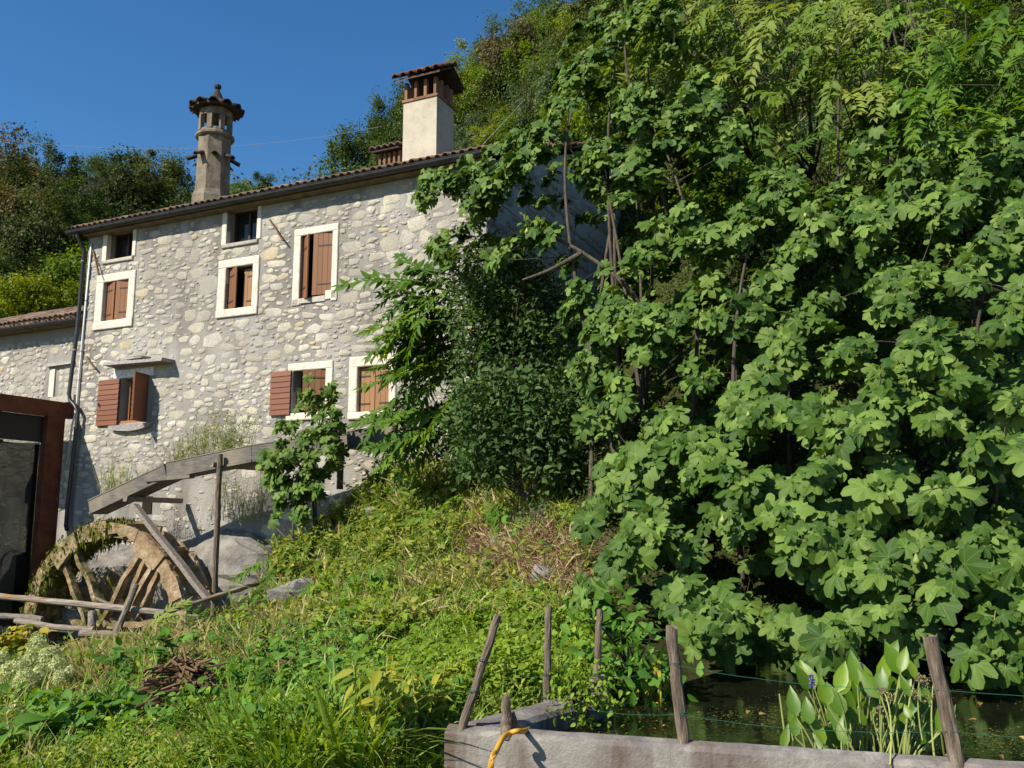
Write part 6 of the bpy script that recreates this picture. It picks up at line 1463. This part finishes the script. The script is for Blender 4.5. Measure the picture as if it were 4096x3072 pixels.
LAWN = [(1500,2500),(1900,2430),(2300,2440),(2420,2600),(2400,2790),(2200,2860),(1900,2830),(1780,2930),(1500,2960),(1100,2800),(1200,2550)]
BANK = [(1050,2150),(1350,1950),(1640,1830),(1900,1950),(2250,1960),(2330,2200),(2330,2480),(1500,2560),(900,2620),(760,2560),(1000,2400)]
LOWL = [(-60,2560),(700,2560),(1100,2520),(1500,2600),(1600,3100),(-60,3100)]
ALLG = [(-60,2500),(760,2500),(1050,2150),(1640,1830),(2250,1950),(2420,2480),(2440,2800),(1900,2950),(1800,3130),(-60,3130)]
BARE = [(1850,2130),(2200,2080),(2330,2200),(2330,2400),(2200,2400),(2000,2330),(1850,2280)]
cover('meadow_plants', 'bright green nettle like weeds on the slope before the pond', [(LAWN,1.0)], 15000, OV, .062, 'weed', 11, (.0,.20), .75, None, None, .35)
cover('meadow_undergrowth', 'mixed low green weeds covering the whole bank', [(ALLG,1.0)], 30000, SM, .055, 'weed_mix', 12, (.0,.18), .8, thr=-.35)
cover('low_weeds', 'fresh green low weeds filling the lower slope', [(LOWL,1.0)], 24000, OV, .058, 'weed', 13, (.0,.20), .7, thr=-.25)
cover('dark_weeds', 'darker broad weeds in patches on the lower slope', [(LOWL,.7),(BANK,.3)], 9000, OV, .095, 'weed_dark', 14, (.02,.26), .7, thr=.35)
cover('bank_weeds', 'yellow green small leaved weeds on the upper bank', [(BANK,1.0)], 17000, SM, .055, 'weed_mix', 15, (.0,.34), .7, thr=-.5)
cover('dry_grass', 'straw coloured dry grass mixed into the bank', [(BANK,.6),(LOWL,.4)], 20000, BLT, .24, 'straw', 16, (.0,.06), tip_up=.8, thr=.0)
cover('green_grass', 'thin green grass blades all over the slope', [(ALLG,1.0)], 30000, BLT, .22, 'blade', 17, (.0,.02), tip_up=.9, thr=-.4)
cover('straw_patch', 'soft straw coloured grass below the rail fence', [([(280,2620),(800,2580),(1050,2700),(750,2760),(350,2820)],1.0)], 5200, BLT, .24, 'straw', 19, (.0,.06), tip_up=.8)
cover('dead_grass', 'brown dead grass on the bare earth under the fig', [(BARE,1.0)], 12000, BLT, .16, 'straw_brown', 18, (.0,.04), tip_up=.15)
# mounds of taller weeds: stems with leaves all the way up
def mounds(name, label, poly, n, mat, seed, h=(.15,.5), leaf=.06, per=110, shapes=OV):
    r = np.random.default_rng(seed); xs = np.array(poly)[:,0]; ys = np.array(poly)[:,1]; x = r.uniform(xs.min(),xs.max(),n*4); y = r.uniform(ys.min(),ys.max(),n*4); ok = inpoly(x,y,poly); p, hit = march(x[ok][:n], y[ok][:n], 4.5, 24, 240); p = p[hit]
    qx, qy = proj(p); p = p[~(inpoly(qx,qy,BARE) & (r.random(len(p)) < .75)) & ~in_pond(p[:,0],p[:,1])]; rel = np.stack([p[:,0]-PF0.x, p[:,1]-PF0.y],-1); p = p[(rel@np.array([PLD.y,-PLD.x]) < -.15) | (p[:,1] > 7)]
    pos, dd, sc = [], [], []; st = MB()
    for c in p:
        hh = r.uniform(*h); lf = leaf*r.uniform(.6,1.6)*np.clip(c[1]/9,.8,1.4); ns = r.integers(4,9)
        for q in range(ns):
            az = r.uniform(0,6.28); top = c+np.array([math.cos(az)*hh*.7*r.random(), math.sin(az)*hh*.7*r.random(), hh*r.uniform(.5,1)]); st.tube([c, tuple((c+top)/2+r.normal(0,.02,3)), top], [.004,.003,.002], 3, False, r.random())
            m_ = per//ns; u_ = r.random(m_)**.8; pos.append(c+(top-c)*u_[:,None]+r.normal(0,.022,(m_,3))); a2 = r.uniform(0,6.28,m_); dd.append(np.stack([np.cos(a2),np.sin(a2),r.uniform(-.5,.4,m_)],-1)); sc.append(np.full(m_, lf)*r.uniform(.5,1.2,m_))
    pos = np.concatenate(pos); dd = np.concatenate(dd); sc = np.concatenate(sc); k = len(pos)
    o = leaves_obj(name, shapes, pos, frames(r.normal(0,.4,(k,3))+np.array([0,0,.7])+SUNW*.5, dd), sc, r, M[mat]); tag(o, label, 'plants')
    s2 = obj(name+'_stems', st, M['stalk'], None, loc=(0,0,0)); s2['kind'] = 'stuff'; tag(s2, 'stems of the '+label, 'plants')
TOPB = [(1050,2150),(1330,1960),(1640,1840),(1900,1960),(1950,2130),(1700,2330),(1300,2380),(1080,2350)]
mounds('tall_weeds', 'tall tangled yellow green weeds on the crest of the bank', TOPB, 80, 'weed_mix', 51, (.25,.7), .065, 120, SM)
mounds('weed_clumps', 'fresh green weed clumps between the bank and the pond', [(1250,2400),(2300,2450),(2400,2780),(1850,2850),(1300,2700)], 110, 'weed', 52, (.12,.38), .06, 90)
mounds('dark_weed_clumps', 'dark green weed clumps on the lower slope', [(330,2640),(700,2620),(1400,2560),(1700,2900),(1700,3100),(-60,3100),(-60,2900),(330,2880)], 90, 'weed_dark', 53, (.15,.45), .075, 90)
mounds('leafy_clumps', 'light green leafy clumps on the lower slope', [(330,2660),(700,2620),(1500,2560),(1700,2900),(1700,3100),(-60,3100),(-60,2900),(330,2880)], 110, 'weed', 54, (.10,.35), .06, 90)
# feathery dry grasses
def tuft(name, label, cat, base, n, h, mat, seed, spread=.5, shapes=BL, w=1.0, group=None, rad=.12):
    r = np.random.default_rng(seed); t = thing(name, label, cat, tuple(base), group); az = r.uniform(0,6.28,n); rr_ = rad*np.sqrt(r.random(n)); pos = np.array(base)+np.stack([np.cos(az)*rr_, np.sin(az)*rr_, np.zeros(n)],-1)
    tt = np.stack([np.cos(az)*spread*r.random(n), np.sin(az)*spread*r.random(n), np.ones(n)],-1)+r.normal(0,.12,(n,3)); nn = np.stack([-np.cos(az), -np.sin(az), np.full(n,.4)],-1)+r.normal(0,.3,(n,3)); sc = h*r.uniform(.55,1.15,n)
    # blades bend outwards: their normal points inwards and up
    leaves_obj('blades', shapes, pos, frames(nn,tt), np.stack([sc*w,sc,sc],-1), r, M[mat], t); return t
tuft('grass_clump', 'large clump of long arching grass blades in the foreground', 'grass', gp(1180,3060), 300, .52, 'blade', 21, .95, BL, 1.0, None, .32)
tuft('grass_clump', 'arching grass blades beside the yellowing plant', 'grass', gp(1420,3050), 200, .60, 'blade', 22, .95, BL, 1.0, None, .28)
tuft('grass_clump', 'smaller clump of arching grass blades below the dark twigs', 'grass', gp(960,3030), 160, .55, 'blade', 23, .95, BL, 1.0, None, .26)
tuft('grass_clump', 'tall grass standing at the inner foot of the slim upright post', 'grass', gp(2240,2800), 60, .34, 'blade', 24, .4, BL, .6, None, .12)
def fuzzy(label, px, py, Y, wpx_, hpx_, n, seed, out_):
    r = np.random.default_rng(seed); base = onout(px, py, out_)+Z*.0; t = thing('wispy_plant', label, 'plant', tuple(base)); s_ = base.y/FPX; k = 46; a = r.uniform(-1,1,k); mb = MB(); pos = []; dirs = []
    for q in range(k):
        p0 = base+EV*(a[q]*wpx_*s_*.55)-NV*r.uniform(0,.3); hh = hpx_*s_*r.uniform(.45,1.05); top = p0+Vector((r.normal(0,.22),r.normal(0,.15),hh)); path = grow_path(p0, top, r, -.05, 5); mb.tube(path, [.006,.005,.005,.004,.003,.002], 3, False, r.random())
        for u_ in r.random(n//k): i = min(4, int(u_*5)); pos.append(path[i].lerp(path[i+1], u_*5-i)+Vector(r.normal(0,.05,3))); dirs.append(r.normal(0,1,3)+np.array([0,0,.6]))
    obj('stem', mb, M['straw'], t); k = len(pos); leaves_obj('foliage', [blade_shape(.3,.06,2)], np.array(pos), frames(r.normal(0,1,(k,3)), np.array(dirs)), .11*r.uniform(.5,1.2,k), r, M['weed_mix' if seed%2 else 'blade'], t)
fuzzy('wispy feathery plant growing in the flume above its pole', 870, 1835, 20, 270, 210, 3600, 31, FO-.2)
fuzzy('sparse wispy plant on the steep end of the flume', 450, 1990, 21, 170, 170, 1100, 32, FO-.2)
fuzzy('thin wispy weed at the bend of the flume', 700, 1870, 20, 130, 130, 600, 33, FO-.2)
fuzzy('weedy growth hanging in the shade under the flume', 930, 2080, 20, 220, 200, 900, 34, .5)
# hydrangea with pale panicles
r = np.random.default_rng(81); b = gp(120,2960); t = thing('hydrangea', 'hydrangea bush with big pale greenish white flower heads', 'shrub', tuple(b))
n = 700; x = r.uniform(-60,420,n); y = r.uniform(2600,3000,n); Yd = 9.4+(2960-y)/400*1.7; pos = Pn(x,y,Yd)+r.normal(0,.10,(n,3)); pos[:,2] = np.maximum(pos[:,2], height(pos[:,0],pos[:,1])+.03)
leaves_obj('foliage', OV, pos, frames(r.normal(0,.4,(n,3))+np.array([0,0,.8])+SUNW*.4, r.normal(0,1,(n,3))*np.array([1,1,.3])), .13*r.uniform(.6,1.2,n), r, M['weed_mix'], t)
HEADS = ((150,2590,.20),(190,2640,.18),(70,2690,.20),(100,2730,.19),(30,2700,.17),(160,2700,.15),(230,2670,.16),(240,2720,.13),(60,2850,.14),(215,2620,.13),(10,2640,.13),(285,2690,.10),(120,2650,.16))
for (x, y, s_) in HEADS:
    Y = 8.0+(2960-y)/400*1.9; c = np.array(P(x,y,Y)); n = 700; d_ = unit(r.normal(0,1,(n,3))); pos = c+d_*s_*.62*r.uniform(.7,1.05,n)[:,None]*np.array([.9,.9,1.15])
    leaves_obj('flower_head', RH, pos, frames(d_+r.normal(0,.35,(n,3)), r.normal(0,1,(n,3))), .026*r.uniform(.6,1.3,n), r, M['hydr'], t, kind=None)
def plant(label, px, py, n, leaf, h, mat, seed, shapes=OV, spread=.25, name='leafy_plant', pads=.0):
    r = np.random.default_rng(seed); b = gp(px, py); t = thing(name, label, 'plant', tuple(b)); mb = MB(); pos, dd = [], []
    ns = max(3, n//14)
    for q in range(ns):
        az = r.uniform(0,6.28); top = b+Vector((math.cos(az)*spread*r.random()**.5, math.sin(az)*spread*r.random()**.5, h*r.uniform(.5,1))); path = grow_path(b+Vector((math.cos(az),math.sin(az),0))*spread*.4, top, r, .0, 5); mb.tube(path, np.linspace(.008,.003,6), 5, False, r.random())
        for k in range(n//ns):
            u_ = r.uniform(.2,1); i = min(4,int(u_*5)); p = path[i].lerp(path[i+1], u_*5-i); a2 = r.uniform(0,6.28); pos.append(tuple(p)); dd.append((math.cos(a2), math.sin(a2), r.uniform(-.3,.35)))
    k = len(pos); leaves = np.array(pos); Rm = frames(r.normal(0,.3,(k,3))+np.array([0,0,.8])+SUNW*.4, np.array(dd)); sc = leaf*r.uniform(.6,1.2,k)
    obj('stem', mb, M['stalk'], t)
    leaves_obj('foliage', shapes, leaves, Rm, sc, r, M[mat], t); return t
plant('broad leaved dark green weed in front of the hydrangea', 420, 2960, 260, .15, .5, 'weed_dark', 91, spread=.5)
plant('dark green weed rising beside the stack of brown sticks', 520, 2760, 260, .16, .55, 'weed_dark', 92, spread=.5)
plant('yellowing shrub with upright pointed leaves by the pond wall corner', 1560, 3010, 340, .14, .56, 'lime', 93, OVN, .36)
plant('low plant with large yellow green leaves at the foot of the pond wall corner', 1690, 3060, 50, .16, .26, 'weed', 94, OV, .22)
plant('orange yellow leaved bush at the picture edge below the rail fence', 40, 2640, 200, .17, .6, 'yellow', 95, spread=.5)
plant('pale yellow green leafed plant below the rail fence', 330, 2620, 240, .15, .55, 'yellow', 96, spread=.8)
plant('bushy weed twisting over the stack of brown sticks', 690, 2880, 200, .075, .55, 'weed', 97, spread=.35)
plant('climbing weed with heart shaped leaves beside the concrete stub', 2330, 2760, 120, .065, .28, 'weed_dark', 98, spread=.25)
plant('bright weeds at the corner of pond wall and leaning post', 1730, 2900, 130, .085, .30, 'weed_dark', 99, spread=.25)
plant('small weed sprouting at the foot of the thick dark post', 2765, 2985, 60, .03, .14, 'weed', 100, spread=.04)
plant('weeds at the foot of the porch post beside the wheel', 60, 2420, 160, .14, .7, 'weed_dark', 101, spread=.6)
plant('large leaved weed at the lower picture edge', 40, 3060, 60, .22, .4, 'weed_dark', 102, spread=.3)
plant('clump of weeds along the dry stone crest of the bank', 1500, 2000, 300, .07, .5, 'weed_mix', 103, spread=.7)
plant('dark leafy weeds in the shade below the ferny shoot', 1480, 2470, 240, .06, .3, 'weed_dark', 104, spread=.45)
